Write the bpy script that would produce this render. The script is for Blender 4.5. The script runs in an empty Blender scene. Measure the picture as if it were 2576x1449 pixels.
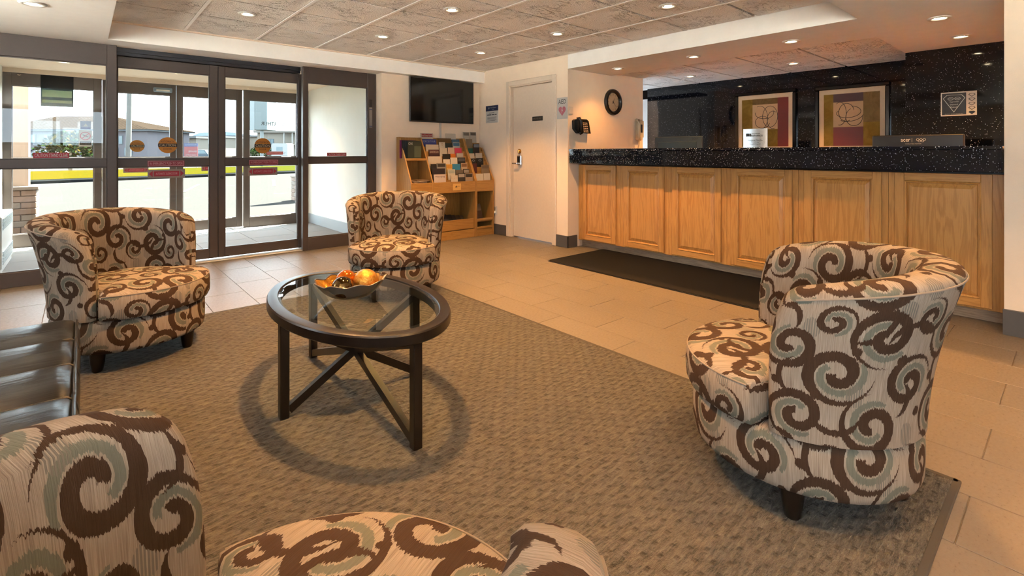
import bpy, math, random
from mathutils import Vector
random.seed(7)
PI = math.pi
SC = bpy.context.scene
COL = SC.collection

# ------------------------------------------------------------------ camera, world, sun, exposure
cam_d = bpy.data.cameras.new('camera')
cam_d.sensor_fit = 'HORIZONTAL'; cam_d.sensor_width = 36.0
cam_d.lens = 1244.0 / 2576.0 * 36.0
cam_d.shift_y = -(724.5 - 384.0) / 2576.0
cam_d.clip_start = 0.02; cam_d.clip_end = 600
cam = bpy.data.objects.new('camera', cam_d); COL.objects.link(cam)
cam.location = (0, 0, 1.12); cam.rotation_euler = (PI / 2, 0, math.radians(49.02 - 90))
SC.camera = cam
SC.view_settings.view_transform = 'Standard'; SC.view_settings.look = 'None'
SC.view_settings.exposure = 2.0; SC.view_settings.gamma = 1.0
SC.view_settings.use_curve_mapping = False
SC.cycles.use_denoising = True
SC.cycles.max_bounces = 10; SC.cycles.diffuse_bounces = 5; SC.cycles.glossy_bounces = 4
SC.cycles.transparent_max_bounces = 16; SC.cycles.transmission_bounces = 6
SC.cycles.caustics_reflective = False; SC.cycles.caustics_refractive = False
SC.cycles.sample_clamp_indirect = 8.0

SKY_STRENGTH = 4.0
world = bpy.data.worlds.new('sky'); SC.world = world; world.use_nodes = True
wb = world.node_tree.nodes['Background']
wb.inputs['Color'].default_value = (0.74, 0.87, 1.0, 1); wb.inputs['Strength'].default_value = SKY_STRENGTH
sun_d = bpy.data.lights.new('sun', 'SUN'); sun_d.energy = 50.0; sun_d.angle = 0.01; sun_d.color = (1.0, 0.93, 0.82)
sun = bpy.data.objects.new('sun', sun_d); COL.objects.link(sun)
sun.rotation_euler = Vector((.40, .22, .89)).to_track_quat('Z', 'Y').to_euler(); sun.location = (14, 12, 14)
LAMP = (1.0, 0.50, 0.155)       # colour of the recessed lamps
LAMP_W = 43.0

# ------------------------------------------------------------------ node helper
class NT:
    def __init__(s, name):
        s.m = bpy.data.materials.new(name); s.m.use_nodes = True
        s.t = s.m.node_tree; s.b = s.t.nodes['Principled BSDF']; s.out = s.t.nodes['Material Output']
    def new(s, typ, **kw):
        n = s.t.nodes.new(typ)
        for k, v in kw.items(): setattr(n, k, v)
        return n
    def put(s, sock, v):
        if v is None: return
        if isinstance(v, bpy.types.NodeSocket): s.t.links.new(v, sock)
        else:
            if sock.type == 'RGBA' and len(v) == 3: v = (*v, 1)
            sock.default_value = v
    def math(s, op, a, b=None, c=None):
        n = s.new('ShaderNodeMath', operation=op)
        for i, v in enumerate((a, b, c)): s.put(n.inputs[i], v)
        return n.outputs[0]
    def mul(s, a, b): return s.math('MULTIPLY', a, b)
    def add(s, a, b): return s.math('ADD', a, b)
    def sub(s, a, b): return s.math('SUBTRACT', a, b)
    def gt(s, a, b): return s.math('GREATER_THAN', a, b)
    def mix(s, f, a, b):
        n = s.new('ShaderNodeMix', data_type='RGBA')
        s.put(n.inputs[0], f); s.put(n.inputs[6], a); s.put(n.inputs[7], b)
        return n.outputs[2]
    def coord(s, which='Object'):
        return s.new('ShaderNodeTexCoord').outputs[which]
    def geo(s): return s.new('ShaderNodeNewGeometry').outputs['Position']
    def xyz(s, v):
        n = s.new('ShaderNodeSeparateXYZ'); s.put(n.inputs[0], v); return n.outputs
    def comb(s, x, y, z):
        n = s.new('ShaderNodeCombineXYZ')
        for i, v in enumerate((x, y, z)): s.put(n.inputs[i], v)
        return n.outputs[0]
    def scale(s, v, sc):
        n = s.new('ShaderNodeVectorMath', operation='MULTIPLY'); s.put(n.inputs[0], v); n.inputs[1].default_value = sc
        return n.outputs[0]
    def noise(s, v, sc, det=3, rough=.5, dist=0):
        n = s.new('ShaderNodeTexNoise'); s.put(n.inputs['Vector'], v)
        n.inputs['Scale'].default_value = sc; n.inputs['Detail'].default_value = det
        n.inputs['Roughness'].default_value = rough; n.inputs['Distortion'].default_value = dist
        return n.outputs[0]
    def voro(s, v, sc, feature='F1', out='Distance', rnd=1):
        n = s.new('ShaderNodeTexVoronoi', feature=feature); s.put(n.inputs['Vector'], v); n.inputs['Scale'].default_value = sc
        n.inputs['Randomness'].default_value = rnd
        return n.outputs[out]
    def ramp(s, f, stops):
        n = s.new('ShaderNodeValToRGB'); s.put(n.inputs[0], f); e = n.color_ramp.elements
        while len(e) < len(stops): e.new(0.5)
        for el, (p, c) in zip(e, stops): el.position = p; el.color = (*c, 1) if len(c) == 3 else c
        return n.outputs[0]
    def rng(s, f, a, b, c=0.0, d=1.0):
        n = s.new('ShaderNodeMapRange'); s.put(n.inputs[0], f)
        for i, v in enumerate((a, b, c, d)): n.inputs[i + 1].default_value = v
        return n.outputs[0]
    def bump(s, h, dist=.01, strength=1.0):
        n = s.new('ShaderNodeBump'); n.inputs['Distance'].default_value = dist; n.inputs['Strength'].default_value = strength
        s.put(n.inputs['Height'], h); s.t.links.new(n.outputs[0], s.b.inputs['Normal'])
    def set(s, **kw):
        names = dict(base='Base Color', rough='Roughness', metal='Metallic', spec='Specular IOR Level', coat='Coat Weight',
                     coatr='Coat Roughness', emit='Emission Color', emits='Emission Strength', alpha='Alpha', trans='Transmission Weight',
                     sheen='Sheen Weight', ior='IOR')
        for k, v in kw.items(): s.put(s.b.inputs[names[k]], v)
        return s.m

def S(r, g, b):
    f = lambda c: (c / 255 / 12.92) if c / 255 <= .04045 else ((c / 255 + .055) / 1.055) ** 2.4
    return (f(r), f(g), f(b))
MATS = {}
def flat(name, col, rough=.6, metal=0, spec=.5, coat=0):
    if name in MATS: return MATS[name]
    n = NT(name)
    f = n.noise(n.coord(), 35, 2)
    lo = tuple(c * .93 for c in col); hi = tuple(min(1, c * 1.05) for c in col)
    n.set(base=n.mix(f, lo, hi), rough=rough, metal=metal, spec=spec, coat=coat)
    MATS[name] = n.m
    return n.m
def ink(col): # printed colour, one material for each colour
    return flat('print_%02x%02x%02x' % tuple(int(round(c)) for c in col), tuple(c * .5 for c in S(*col)), .6)

# ------------------------------------------------------------------ materials
def m_wall(name, col, spec=.35):
    n = NT(name); p = n.geo()
    f = n.noise(p, 9, 4); g = n.noise(p, 260, 3)
    n.set(base=n.mix(f, tuple(c * .94 for c in col), tuple(min(1, c * 1.04) for c in col)), rough=.72, spec=spec)
    n.bump(g, .002, .35); return n.m
M_WALL = m_wall('painted_wall', (.76, .63, .50))
M_WHITE = m_wall('white_soffit_paint', (.78, .765, .745))
M_GREENISH = m_wall('vestibule_wall_paint', (.74, .72, .66))
M_CASING = flat('cream_gloss_paint', (.62, .525, .43), .38)
M_BASEB = flat('grey_tile_baseboard', (.075, .07, .068), .4)
def m_floor():
    n = NT('taupe_floor_tile'); p = n.coord(); w = n.geo()
    f = n.noise(w, 3.0, 4); fl = n.noise(n.scale(w, (1, 1.6, 1)), 55, 4, .7)
    info = n.new('ShaderNodeObjectInfo').outputs['Random']
    c = n.mix(f, (.1191, .0984, .0799), (.1421, .1169, .0940))
    c = n.mix(n.mul(info, .3500), c, (.1670, .1400, .1150))
    c = n.mix(n.rng(fl, .60, .72), c, (.087, .065, .046))
    n.set(base=c, rough=n.rng(fl, .3, .7, .38, .55), spec=.32)
    n.bump(fl, .003, .25); return n.m
M_FLOOR = m_floor()
M_GROUT = flat('dark_floor_grout', (.16, .13, .105), .8)
def m_ceil(name, col):
    n = NT(name); w = n.geo()
    d = n.noise(w, 4, 2); a = n.noise(n.scale(w, (1.0, 2.2, 1)), 5.5, 3, .55, 1.6)
    ridge = n.math('ABSOLUTE', n.sub(a, .5)); ridge = n.rng(ridge, 0.0, .035, 1, 0)
    ridge = n.mul(ridge, n.rng(d, .46, .62))
    g = n.noise(w, 110, 3)
    n.set(base=n.mix(n.noise(w, 14, 3), tuple(c * .93 for c in col), col), rough=.85, spec=.2)
    n.bump(n.add(n.mul(ridge, 1.0), n.mul(g, .4)), .03, 1.0); return n.m
M_CTILE = m_ceil('textured_ceiling_tile', (.92, .89, .85))
M_TBAR = flat('white_grid_bar', (.97, .96, .94), .45)
M_SHADE = flat('reveal_shade', (.008, .006, .005), .95, 0, 0)  # near black, puts the shade of the ceiling joints into the colour
def m_wood(name, c0, c1, c2, axis, rough=.36, sc=1.0):
    n = NT(name); p = n.coord()
    st = {'z': (9 * sc, 9 * sc, .7 * sc), 'y': (9 * sc, .7 * sc, 9 * sc), 'x': (.7 * sc, 9 * sc, 9 * sc)}[axis]
    info = n.new('ShaderNodeObjectInfo').outputs['Random']
    x, y, z = n.xyz(n.scale(p, st)); v = n.comb(n.add(x, n.mul(info, 30)), y, z)
    a = n.noise(v, 1.4, 3, .5, 1.2)
    rings = n.math('SINE', n.mul(a, 34))
    fine = n.noise(n.scale(v, (3, 3, 1.5)), 9, 3, .7)
    c = n.mix(n.rng(rings, -.2, 1), c0, c1)
    c = n.mix(n.mul(n.rng(fine, .5, .8), .55), c, c2)
    n.set(base=c, rough=rough, spec=.4, coat=.08, coatr=.2); n.bump(fine, .002, .2); return n.m
OAK = ((.50, .245, .068), (.41, .190, .050), (.25, .108, .028))
M_OAK_Z = m_wood('oak_upright_grain', *OAK, 'z'); M_OAK_Y = m_wood('oak_level_grain', *OAK, 'y')
RACK = ((.3472, .1860, .0527), (.2914, .1488, .0403), (.1984, .0930, .0248))
M_RACK = m_wood('rack_oak_veneer', *RACK, 'z', .4); M_RACK_X = m_wood('rack_oak_level', *RACK, 'x', .4)
M_TOE = m_wood('pale_toe_kick_oak', (.36, .235, .15), (.28, .18, .11), (.15, .09, .05), 'y', .5)
M_ESP = m_wood('espresso_stained_wood', (.010, .0058, .0040), (.0075, .0042, .003), (.005, .003, .0022), 'z', .3)
def m_granite(name, dens, lo, hi, spec=.42):
    n = NT(name); w = n.geo()
    d = n.voro(w, 62); r = n.xyz(n.voro(w, 62, out='Color'))[0]
    spark = n.mul(n.math('LESS_THAN', d, .17), n.gt(r, dens))
    d2 = n.voro(w, 130); r2 = n.xyz(n.voro(w, 130, out='Color'))[1]
    s2 = n.mul(n.math('LESS_THAN', d2, .24), n.gt(r2, .5 + dens * .5))
    sp = n.math('MAXIMUM', spark, n.mul(s2, .55))
    c = n.mix(n.noise(w, 40, 3), lo, hi)
    n.set(base=n.mix(sp, c, (.92, .92, .95)), rough=.05, spec=spec); return n.m  # flake glints put into the base colour as white specks
M_GRAN = m_granite('black_sparkle_granite', .45, (.0010, .0018, .0050), (.0035, .0055, .013), .33)
M_GRANW = m_granite('black_granite_wall', .78, (.0010, .0014, .0030), (.0035, .0045, .009))
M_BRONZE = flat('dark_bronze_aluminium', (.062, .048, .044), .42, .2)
M_BRONZE2 = flat('bronze_frame_lit', (.10, .082, .074), .42, .45)  # lighter bronze copy, daylight on the outer frames put into its colour
M_SEAL = flat('black_rubber_seal', (.008, .008, .012), .6)
def m_glass(name, tint, f0=.04, power=.62):
    n = NT(name)
    t = n.new('ShaderNodeBsdfTransparent'); t.inputs[0].default_value = (*tint, 1)
    g = n.new('ShaderNodeBsdfGlossy'); g.inputs['Roughness'].default_value = 0.0
    fr = n.new('ShaderNodeFresnel'); fr.inputs[0].default_value = 1.45
    back = n.new('ShaderNodeNewGeometry').outputs['Backfacing']      # a thin sheet: the far face adds no second mirror
    mx = n.new('ShaderNodeMixShader')
    n.t.links.new(n.mul(fr.outputs[0], n.sub(1.0, back)), mx.inputs[0]); n.t.links.new(t.outputs[0], mx.inputs[1]); n.t.links.new(g.outputs[0], mx.inputs[2])
    n.t.links.new(mx.outputs[0], n.out.inputs[0]); return n.m
M_GLASS = m_glass('clear_door_glass', (.96, .98, .97)); M_TGLASS = m_glass('table_glass', (.93, .97, .955))
M_TINT = m_glass('green_tinted_film', (.040, .062, .058))
def m_fabric():
    n = NT('scroll_print_upholstery')
    uv = n.xyz(n.coord('UV')); u0, v0 = uv[0], uv[1]
    TX, TY = .50, .46
    fe = n.noise(n.comb(n.mul(u0, 260), n.mul(v0, 22), 0), 1.0, 2, .6)
    u = n.add(u0, n.mul(n.sub(n.noise(n.comb(u0, v0, 3.0), 26, 2), .5), .006))
    v = n.add(v0, n.mul(n.sub(fe, .5), .026))
    def local(cx, cy, mir):
        dx = n.math('WRAP', n.sub(u, cx), TX / 2, -TX / 2); dy = n.math('WRAP', n.sub(v, cy), TY / 2, -TY / 2)
        if mir < 0: dx = n.mul(dx, -1.0)
        r = n.math('SQRT', n.math('MULTIPLY_ADD', dx, dx, n.mul(dy, dy)))
        return dx, dy, r
    def spiral(cx, cy, rot, mir, s):
        dx, dy, r = local(cx, cy, mir)
        th = n.math('FRACT', n.sub(n.mul(n.math('ARCTAN2', dy, dx), 1 / (2 * PI)), rot))
        b = .048 * s
        t = n.sub(n.mul(r, 1 / b), th); k = n.math('ROUND', t)
        d = n.math('ABSOLUTE', n.mul(n.sub(t, k), b)); ph = n.add(k, th)
        w = n.mul(n.math('MINIMUM', n.mul(n.sub(1.62, ph), 2.2), 1.0), .0125 * s)
        w = n.mul(w, n.gt(ph, .12))
        brown = n.sub(w, d)
        g = n.mul(n.gt(d, .0165 * s), n.mul(n.gt(r, .018 * s), n.math('LESS_THAN', r, .060 * s)))
        g = n.mul(g, n.math('LESS_THAN', th, .72))
        return brown, g
    def arc(cx, cy, rot, mir, R, span, wd):
        dx, dy, r = local(cx, cy, mir)
        th = n.math('FRACT', n.sub(n.mul(n.math('ARCTAN2', dy, dx), 1 / (2 * PI)), rot))
        d = n.math('ABSOLUTE', n.sub(r, n.math('MULTIPLY_ADD', th, .05 * R, R)))
        tp = n.math('MINIMUM', n.mul(th, 9), n.mul(n.sub(span, th), 9)); tp = n.math('MINIMUM', tp, 1.0)
        return n.sub(n.mul(tp, wd), d)
    bs, gs = [], []
    for a in [(.08, .09, .12, 1, 1.25), (.30, .07, .62, -1, 1.35), (.19, .235, .36, 1, 1.4), (.415, .20, .88, -1, 1.2),
              (.06, .33, .52, -1, 1.2), (.315, .355, .16, 1, 1.35), (.445, .40, .70, 1, .85), (.175, .41, .02, -1, .8)]:
        b, g = spiral(*a); bs.append(b); gs.append(g)
    for a in [(.19, .12, .55, 1, .075, .42, .010), (.40, .30, .05, -1, .085, .40, .011), (.10, .22, .30, 1, .07, .38, .009),
              (.36, .15, .80, 1, .06, .36, .010), (.25, .42, .42, -1, .08, .40, .010), (.02, .42, .9, 1, .06, .4, .009)]:
        bs.append(arc(*a))
    for cx, cy, rr in [(.135, .165, .016), (.375, .275, .017), (.24, .31, .014), (.47, .10, .015), (.02, .20, .015)]:
        bs.append(n.sub(rr, local(cx, cy, 1)[2]))
    br = bs[0]
    for x in bs[1:]: br = n.math('MAXIMUM', br, x)
    gr = gs[0]
    for x in gs[1:]: gr = n.math('MAXIMUM', gr, x)
    hat = None
    for cx, cy in [(.245, .165), (.43, .035), (.115, .39), (.36, .43)]:
        dx, dy, r = local(cx, cy, 1)
        e = n.math('LESS_THAN', n.add(n.math('POWER', n.mul(dx, 1 / .026), 2.0), n.math('POWER', n.mul(dy, 1 / .036), 2.0)), 1.0)
        hat = e if hat is None else n.math('MAXIMUM', hat, e)
    hat = n.mul(hat, n.gt(n.math('SINE', n.mul(u0, 900)), -.25))
    thr = n.noise(n.comb(n.mul(u0, 420), n.mul(v0, 9), 0), 1.0, 2, .6)
    base = n.mix(n.rng(thr, .32, .68), (.165, .127, .098), (.262, .222, .182))
    c = n.mix(gr, base, n.mix(thr, (.080, .083, .064), (.135, .137, .108)))
    c = n.mix(hat, c, (.126, .114, .093))
    c = n.mix(n.gt(br, 0.0), c, n.mix(thr, (.0291, .0155, .0093), (.0527, .0291, .0180)))
    n.set(base=c, rough=.9, spec=.12)
    n.bump(n.add(thr, n.mul(n.gt(br, 0.0), .5)), .0025, .5); return n.m
M_FAB = m_fabric()
def m_rug():
    n = NT('woven_rug'); w = n.geo(); x, y, z = n.xyz(w)
    wob = n.mul(n.sub(n.noise(w, 9, 3), .5), .02)
    yy = n.add(y, wob)
    row = n.math('SINE', n.mul(yy, 2 * PI / .034))
    k = n.math('FLOOR', n.mul(yy, 1 / .034))
    xo = n.add(x, n.mul(n.math('MODULO', k, 2.0), .031))
    dot = n.math('SINE', n.mul(n.add(xo, wob), 2 * PI / .062))
    pit = n.mul(n.rng(dot, .35, .9), n.rng(row, -.1, .8))
    slub = n.noise(n.scale(w, (16, 70, 1)), 1.0, 4, .8)
    fine = n.noise(n.scale(w, (90, 260, 1)), 1.0, 3, .7)
    patch = n.noise(w, 2.3, 3, .6)
    c = n.mix(n.rng(slub, .36, .66), (.030, .026, .022), (.158, .134, .108))
    c = n.mix(n.rng(fine, .45, .95), c, (.124, .107, .086))
    c = n.mix(n.mul(pit, .62), c, (.037, .026, .019))
    c = n.mix(n.mul(n.rng(patch, .56, .74), .45), c, (.056, .048, .040))
    n.set(base=c, rough=.95, spec=.1, sheen=.1)
    n.bump(n.add(n.add(n.mul(slub, 1.4), n.mul(row, .25)), n.add(n.mul(pit, -.8), n.mul(fine, .6))), .018, 1.0); return n.m
M_RUG = m_rug()
M_RUGEDGE = flat('rug_binding', (.040, .033, .027), .9)
def m_mat():
    n = NT('charcoal_mat'); w = n.geo(); f = n.noise(w, 300, 2)
    n.set(base=n.mix(f, (.0035, .0035, .005), (.010, .0095, .0115)), rough=.9, spec=.15); n.bump(f, .004, .6); return n.m
M_MAT = m_mat()
def m_leather():
    n = NT('black_leather'); w = n.geo()
    wr = n.noise(n.scale(w, (3.5, 24, 3.5)), 1.0, 3, .6, .6); gnoise = n.voro(w, 420)
    n.set(base=(.005, .0045, .004), rough=.27, spec=.5)
    n.bump(n.add(n.mul(wr, 1.0), n.mul(gnoise, .02)), 0.0035, .6); return n.m
M_LEATHER = m_leather()
M_STITCH = flat('leather_seam', (.006, .005, .005), .6)
M_CHROME = flat('polished_chrome', (.75, .75, .75), .15, 1)
M_BRASS = flat('aged_brass', (.55, .36, .14), .28, 1)
M_STEEL = flat('brushed_steel', (.58, .60, .63), .26, 1)
M_BLACKP = flat('black_plastic', (.0040, .0040, .0046), .32)
M_DARKP = flat('charcoal_plastic', (.0105, .0119, .0147), .35)
M_SCREEN = flat('tv_screen', (.0024, .0032, .0040), .10)
M_CREAMP = flat('cream_plastic', (.52, .43, .30), .45)
M_WHITEP = flat('white_plastic', (.60, .595, .575), .4)
M_PAPER = flat('white_paper', (.46, .45, .43), .6)
def m_emit(name, col, st):
    n = NT(name); n.set(base=col, emit=col, emits=st, rough=.4); return n.m
M_BULB = m_emit('lit_lamp', (1.0, .80, .50), 22.0)
def m_gold(name, c0, c1, rough, sc, bd):
    n = NT(name); p = n.coord(); f = n.noise(p, sc, 4, .65, .8)
    n.set(base=n.mix(n.rng(f, .35, .65), c0, c1), metal=.75, rough=rough); n.bump(f, bd, .8); return n.m
M_BOWL = m_gold('amber_gilt_glass', (.36, .14, .012), (.55, .26, .035), .16, 30, .004)
M_BOWLOUT = flat('pearl_bowl_outside', (.14, .108, .082), .22, .5)
M_BALL_B = flat('bronze_mirror_ball', (.16, .095, .035), .07, 1)
M_BALL_O = m_gold('orange_glass_ball', (.42, .10, .006), (.55, .15, .012), .12, 8, .001)
M_BALL_G = m_gold('gold_mosaic_ball', (.42, .16, .012), (.62, .32, .06), .3, 55, .006)
M_ASPH = m_wall('pale_asphalt', (.018, .0178, .0175), 0); M_BOUNCE = m_wall('bounce_paving', (.70, .68, .64), 0)  # pale concrete outside the added windows bounces sun onto the ceiling
M_KERB = m_wall('grey_kerb', (.0045, .005, .0055), 0)
def m_grass():
    n = NT('sunlit_grass'); f = n.noise(n.geo(), 3, 5, .7); x = n.xyz(n.geo())[0]
    n.set(base=n.mix(n.rng(n.add(f, n.mul(x, .02)), .45, .95), (.0175, .0132, .0010), (.006, .0125, .0022)), rough=.9, spec=0); return n.m
M_GRASS = m_grass()

# ------------------------------------------------------------------ mesh builder
class MB:
    def __init__(s): s.v = []; s.f = []; s.uv = []
    def add(s, vs, fs, uvs=None):
        o = len(s.v); s.v += [tuple(p) for p in vs]; s.f += [tuple(i + o for i in f) for f in fs]
        s.uv += uvs if uvs else [None] * len(fs); return s
    def box(s, x0, x1, y0, y1, z0, z1, c=0.0):
        if c <= 0:
            v = [(x, y, z) for x in (x0, x1) for y in (y0, y1) for z in (z0, z1)]
            return s.add(v, [(0, 1, 3, 2), (4, 6, 7, 5), (0, 4, 5, 1), (2, 3, 7, 6), (0, 2, 6, 4), (1, 5, 7, 3)])
        c = min(c, abs(x1 - x0) * .45, abs(y1 - y0) * .45, abs(z1 - z0) * .45)
        lo = (x0, y0, z0); hi = (x1, y1, z1); vs = []; idx = {}
        for i in (0, 1):
            for j in (0, 1):
                for k in (0, 1):
                    e = (i, j, k)
                    for ax in range(3):      # the vertex that lies on the face normal to ax
                        p = [(lo[q] + (0 if q == ax else c)) if e[q] == 0 else (hi[q] - (0 if q == ax else c)) for q in range(3)]
                        idx[(i, j, k, ax)] = len(vs); vs.append(tuple(p))
        fs = []
        for ax in range(3):
            a, b = [q for q in range(3) if q != ax]
            for sd in (0, 1):
                def I(p, q):
                    e = [0, 0, 0]; e[ax] = sd; e[a] = p; e[b] = q; return idx[(*e, ax)]
                f = [I(0, 0), I(1, 0), I(1, 1), I(0, 1)]
                if (sd == 0) ^ (ax == 1): f.reverse()
                fs.append(tuple(f))
            for p in (0, 1):                 # edges along ax
                for q in (0, 1):
                    def E(t, face):
                        e = [0, 0, 0]; e[ax] = t; e[a] = p; e[b] = q; return idx[(*e, face)]
                    fs.append((E(0, a), E(1, a), E(1, b), E(0, b)))
        for i in (0, 1):
            for j in (0, 1):
                for k in (0, 1): fs.append(tuple(idx[(i, j, k, ax)] for ax in range(3)))
        return s.add(vs, fs)
    def cyl(s, p0, p1, r0, r1=None, n=16, caps=True):
        r1 = r0 if r1 is None else r1
        a = Vector(p0); b = Vector(p1); d = (b - a).normalized()
        t = Vector((1, 0, 0)) if abs(d.x) < .9 else Vector((0, 1, 0))
        e = d.cross(t).normalized(); g = d.cross(e)
        vs = []
        for c, r in ((a, r0), (b, r1)):
            for i in range(n):
                th = 2 * PI * i / n; vs.append(c + e * (r * math.cos(th)) + g * (r * math.sin(th)))
        fs = [(i, (i + 1) % n, n + (i + 1) % n, n + i) for i in range(n)]
        if caps: fs += [tuple(range(n - 1, -1, -1)), tuple(range(n, 2 * n))]
        return s.add(vs, fs)
    def lathe(s, prof, n=32, c=(0, 0, 0), ex=1.0, ey=1.0, uvr=None):
        vs = []; fs = []; uvs = []
        for i in range(n):
            th = 2 * PI * i / n
            for r, z in prof: vs.append((c[0] + ex * r * math.cos(th), c[1] + ey * r * math.sin(th), c[2] + z))
        m = len(prof)
        for i in range(n):
            j = (i + 1) % n
            for k in range(m - 1):
                fs.append((i * m + k, j * m + k, j * m + k + 1, i * m + k + 1))
                if uvr:
                    ua, ub = uvr * 2 * PI * i / n, uvr * 2 * PI * (i + 1) / n
                    za, zb = prof[k][1], prof[k + 1][1]
                    uvs.append([(ua, za), (ub, za), (ub, zb), (ua, zb)])
        return s.add(vs, fs, uvs if uvr else None)
    def prism(s, poly, axis, a0, a1):
        def P(p, a): return {'x': (a, p[0], p[1]), 'y': (p[0], a, p[1]), 'z': (p[0], p[1], a)}[axis]
        n = len(poly); vs = [P(p, a0) for p in poly] + [P(p, a1) for p in poly]
        fs = [(i, (i + 1) % n, n + (i + 1) % n, n + i) for i in range(n)] + [tuple(range(n - 1, -1, -1)), tuple(range(n, 2 * n))]
        return s.add(vs, fs)
    def tube(s, pts, r, n=8, closed=False):
        pts = [Vector(p) for p in pts]; m = len(pts); vs = []; up = Vector((0, 0, 1))
        for i, p in enumerate(pts):
            a = pts[(i - 1) % m] if closed or i else p; b = pts[(i + 1) % m] if closed or i < m - 1 else p
            d = (b - a).normalized(); t = up if abs(d.z) < .95 else Vector((1, 0, 0))
            e = d.cross(t).normalized(); g = d.cross(e)
            for k in range(n):
                th = 2 * PI * k / n; vs.append(p + e * (r * math.cos(th)) + g * (r * math.sin(th)))
        fs = []
        for i in range(m if closed else m - 1):
            j = (i + 1) % m
            for k in range(n): fs.append((i * n + k, i * n + (k + 1) % n, j * n + (k + 1) % n, j * n + k))
        if not closed: fs += [tuple(range(n - 1, -1, -1)), tuple((m - 1) * n + k for k in range(n))]
        return s.add(vs, fs)
    def sphere(s, c, r, nu=24, nv=14, sq=(1, 1, 1)):
        prof = [(max(1e-4, r * math.sin(PI * k / nv)), -r * math.cos(PI * k / nv)) for k in range(nv + 1)]
        vs = []; o = MB().lathe(prof, nu)
        return s.add([(c[0] + p[0] * sq[0], c[1] + p[1] * sq[1], c[2] + p[2] * sq[2]) for p in o.v], o.f)
    def quad(s, o, r, u, w, h, t, nrm):      # thin plate with corner o, axes r and u, size w x h, thickness t along nrm
        o = Vector(o); r = Vector(r) * w; u = Vector(u) * h; k = Vector(nrm) * t
        v = [o, o + r, o + r + u, o + u]; v += [p + k for p in v]
        return s.add(v, [(0, 3, 2, 1), (4, 5, 6, 7), (0, 1, 5, 4), (1, 2, 6, 5), (2, 3, 7, 6), (3, 0, 4, 7)])

LOC = {}
def link(o, parent=None):
    COL.objects.link(o)
    if parent is not None: o.parent = parent
    return o
def tag(o, label=None, cat=None, group=None, kind=None):
    if label: o['label'] = label
    if cat: o['category'] = cat
    if group: o['group'] = group
    if kind: o['kind'] = kind
    return o
def mesh_of(name, mb, mat, smooth=None, shift=None):
    me = bpy.data.meshes.new(name)
    v = mb.v if shift is None else [(p[0] - shift[0], p[1] - shift[1], p[2] - shift[2]) for p in mb.v]
    me.from_pydata(v, [], mb.f)
    if any(x is not None for x in mb.uv):
        ul = me.uv_layers.new(name='UVMap'); dat = []
        for f, q in zip(mb.f, mb.uv):
            for k in range(len(f)): dat += list(q[k]) if q else [0.0, 0.0]
        ul.data.foreach_set('uv', dat)
    me.materials.append(mat)
    bm_fix(me)
    if smooth is not None:
        me.polygons.foreach_set('use_smooth', [True] * len(me.polygons)); me.set_sharp_from_angle(angle=math.radians(smooth))
    me.update(); return me
import bmesh
def bm_fix(me):
    b = bmesh.new(); b.from_mesh(me); bmesh.ops.recalc_face_normals(b, faces=b.faces); b.to_mesh(me); b.free()
def thing(name, label, cat, loc=(0, 0, 0), rz=0, group=None, kind=None):
    o = bpy.data.objects.new(name, None); o.empty_display_size = .1; link(o)
    o.location = loc; o.rotation_euler = (0, 0, rz); LOC[o.name] = loc
    return tag(o, label, cat, group, kind)
def part(name, mb, mat, parent, smooth=None, local=False, label=None, kind=None):
    sh = None if local else LOC[parent.name]
    o = bpy.data.objects.new(name, mesh_of(name, mb, mat, smooth, sh)); link(o, parent); LOC[o.name] = LOC[parent.name]
    return tag(o, label, None, None, kind)
def solo(name, mb, mat, label, cat, group=None, smooth=None, kind=None):
    xs = [p[0] for p in mb.v]; ys = [p[1] for p in mb.v]; zs = [p[2] for p in mb.v]
    loc = ((min(xs) + max(xs)) / 2, (min(ys) + max(ys)) / 2, min(zs))
    o = bpy.data.objects.new(name, mesh_of(name, mb, mat, smooth, loc)); link(o); o.location = loc; LOC[o.name] = loc
    return tag(o, label, cat, group, kind)
def struct(name, mb, mat, label=None, smooth=None):
    o = bpy.data.objects.new(name, mesh_of(name, mb, mat, smooth)); link(o); LOC[o.name] = (0, 0, 0)
    return tag(o, label, None, None, 'structure')
def copy_part(src, parent, loc=None):
    o = src.copy(); link(o, parent)
    if loc is not None: o.location = loc
    LOC[o.name] = LOC[parent.name]; return o
def copy_tree(o, parent=None):
    c = o.copy(); link(c, parent); LOC[c.name] = LOC[o.name]
    for ch in list(o.children):
        if ch.type != 'LIGHT': copy_tree(ch, c)
    return c

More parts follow.
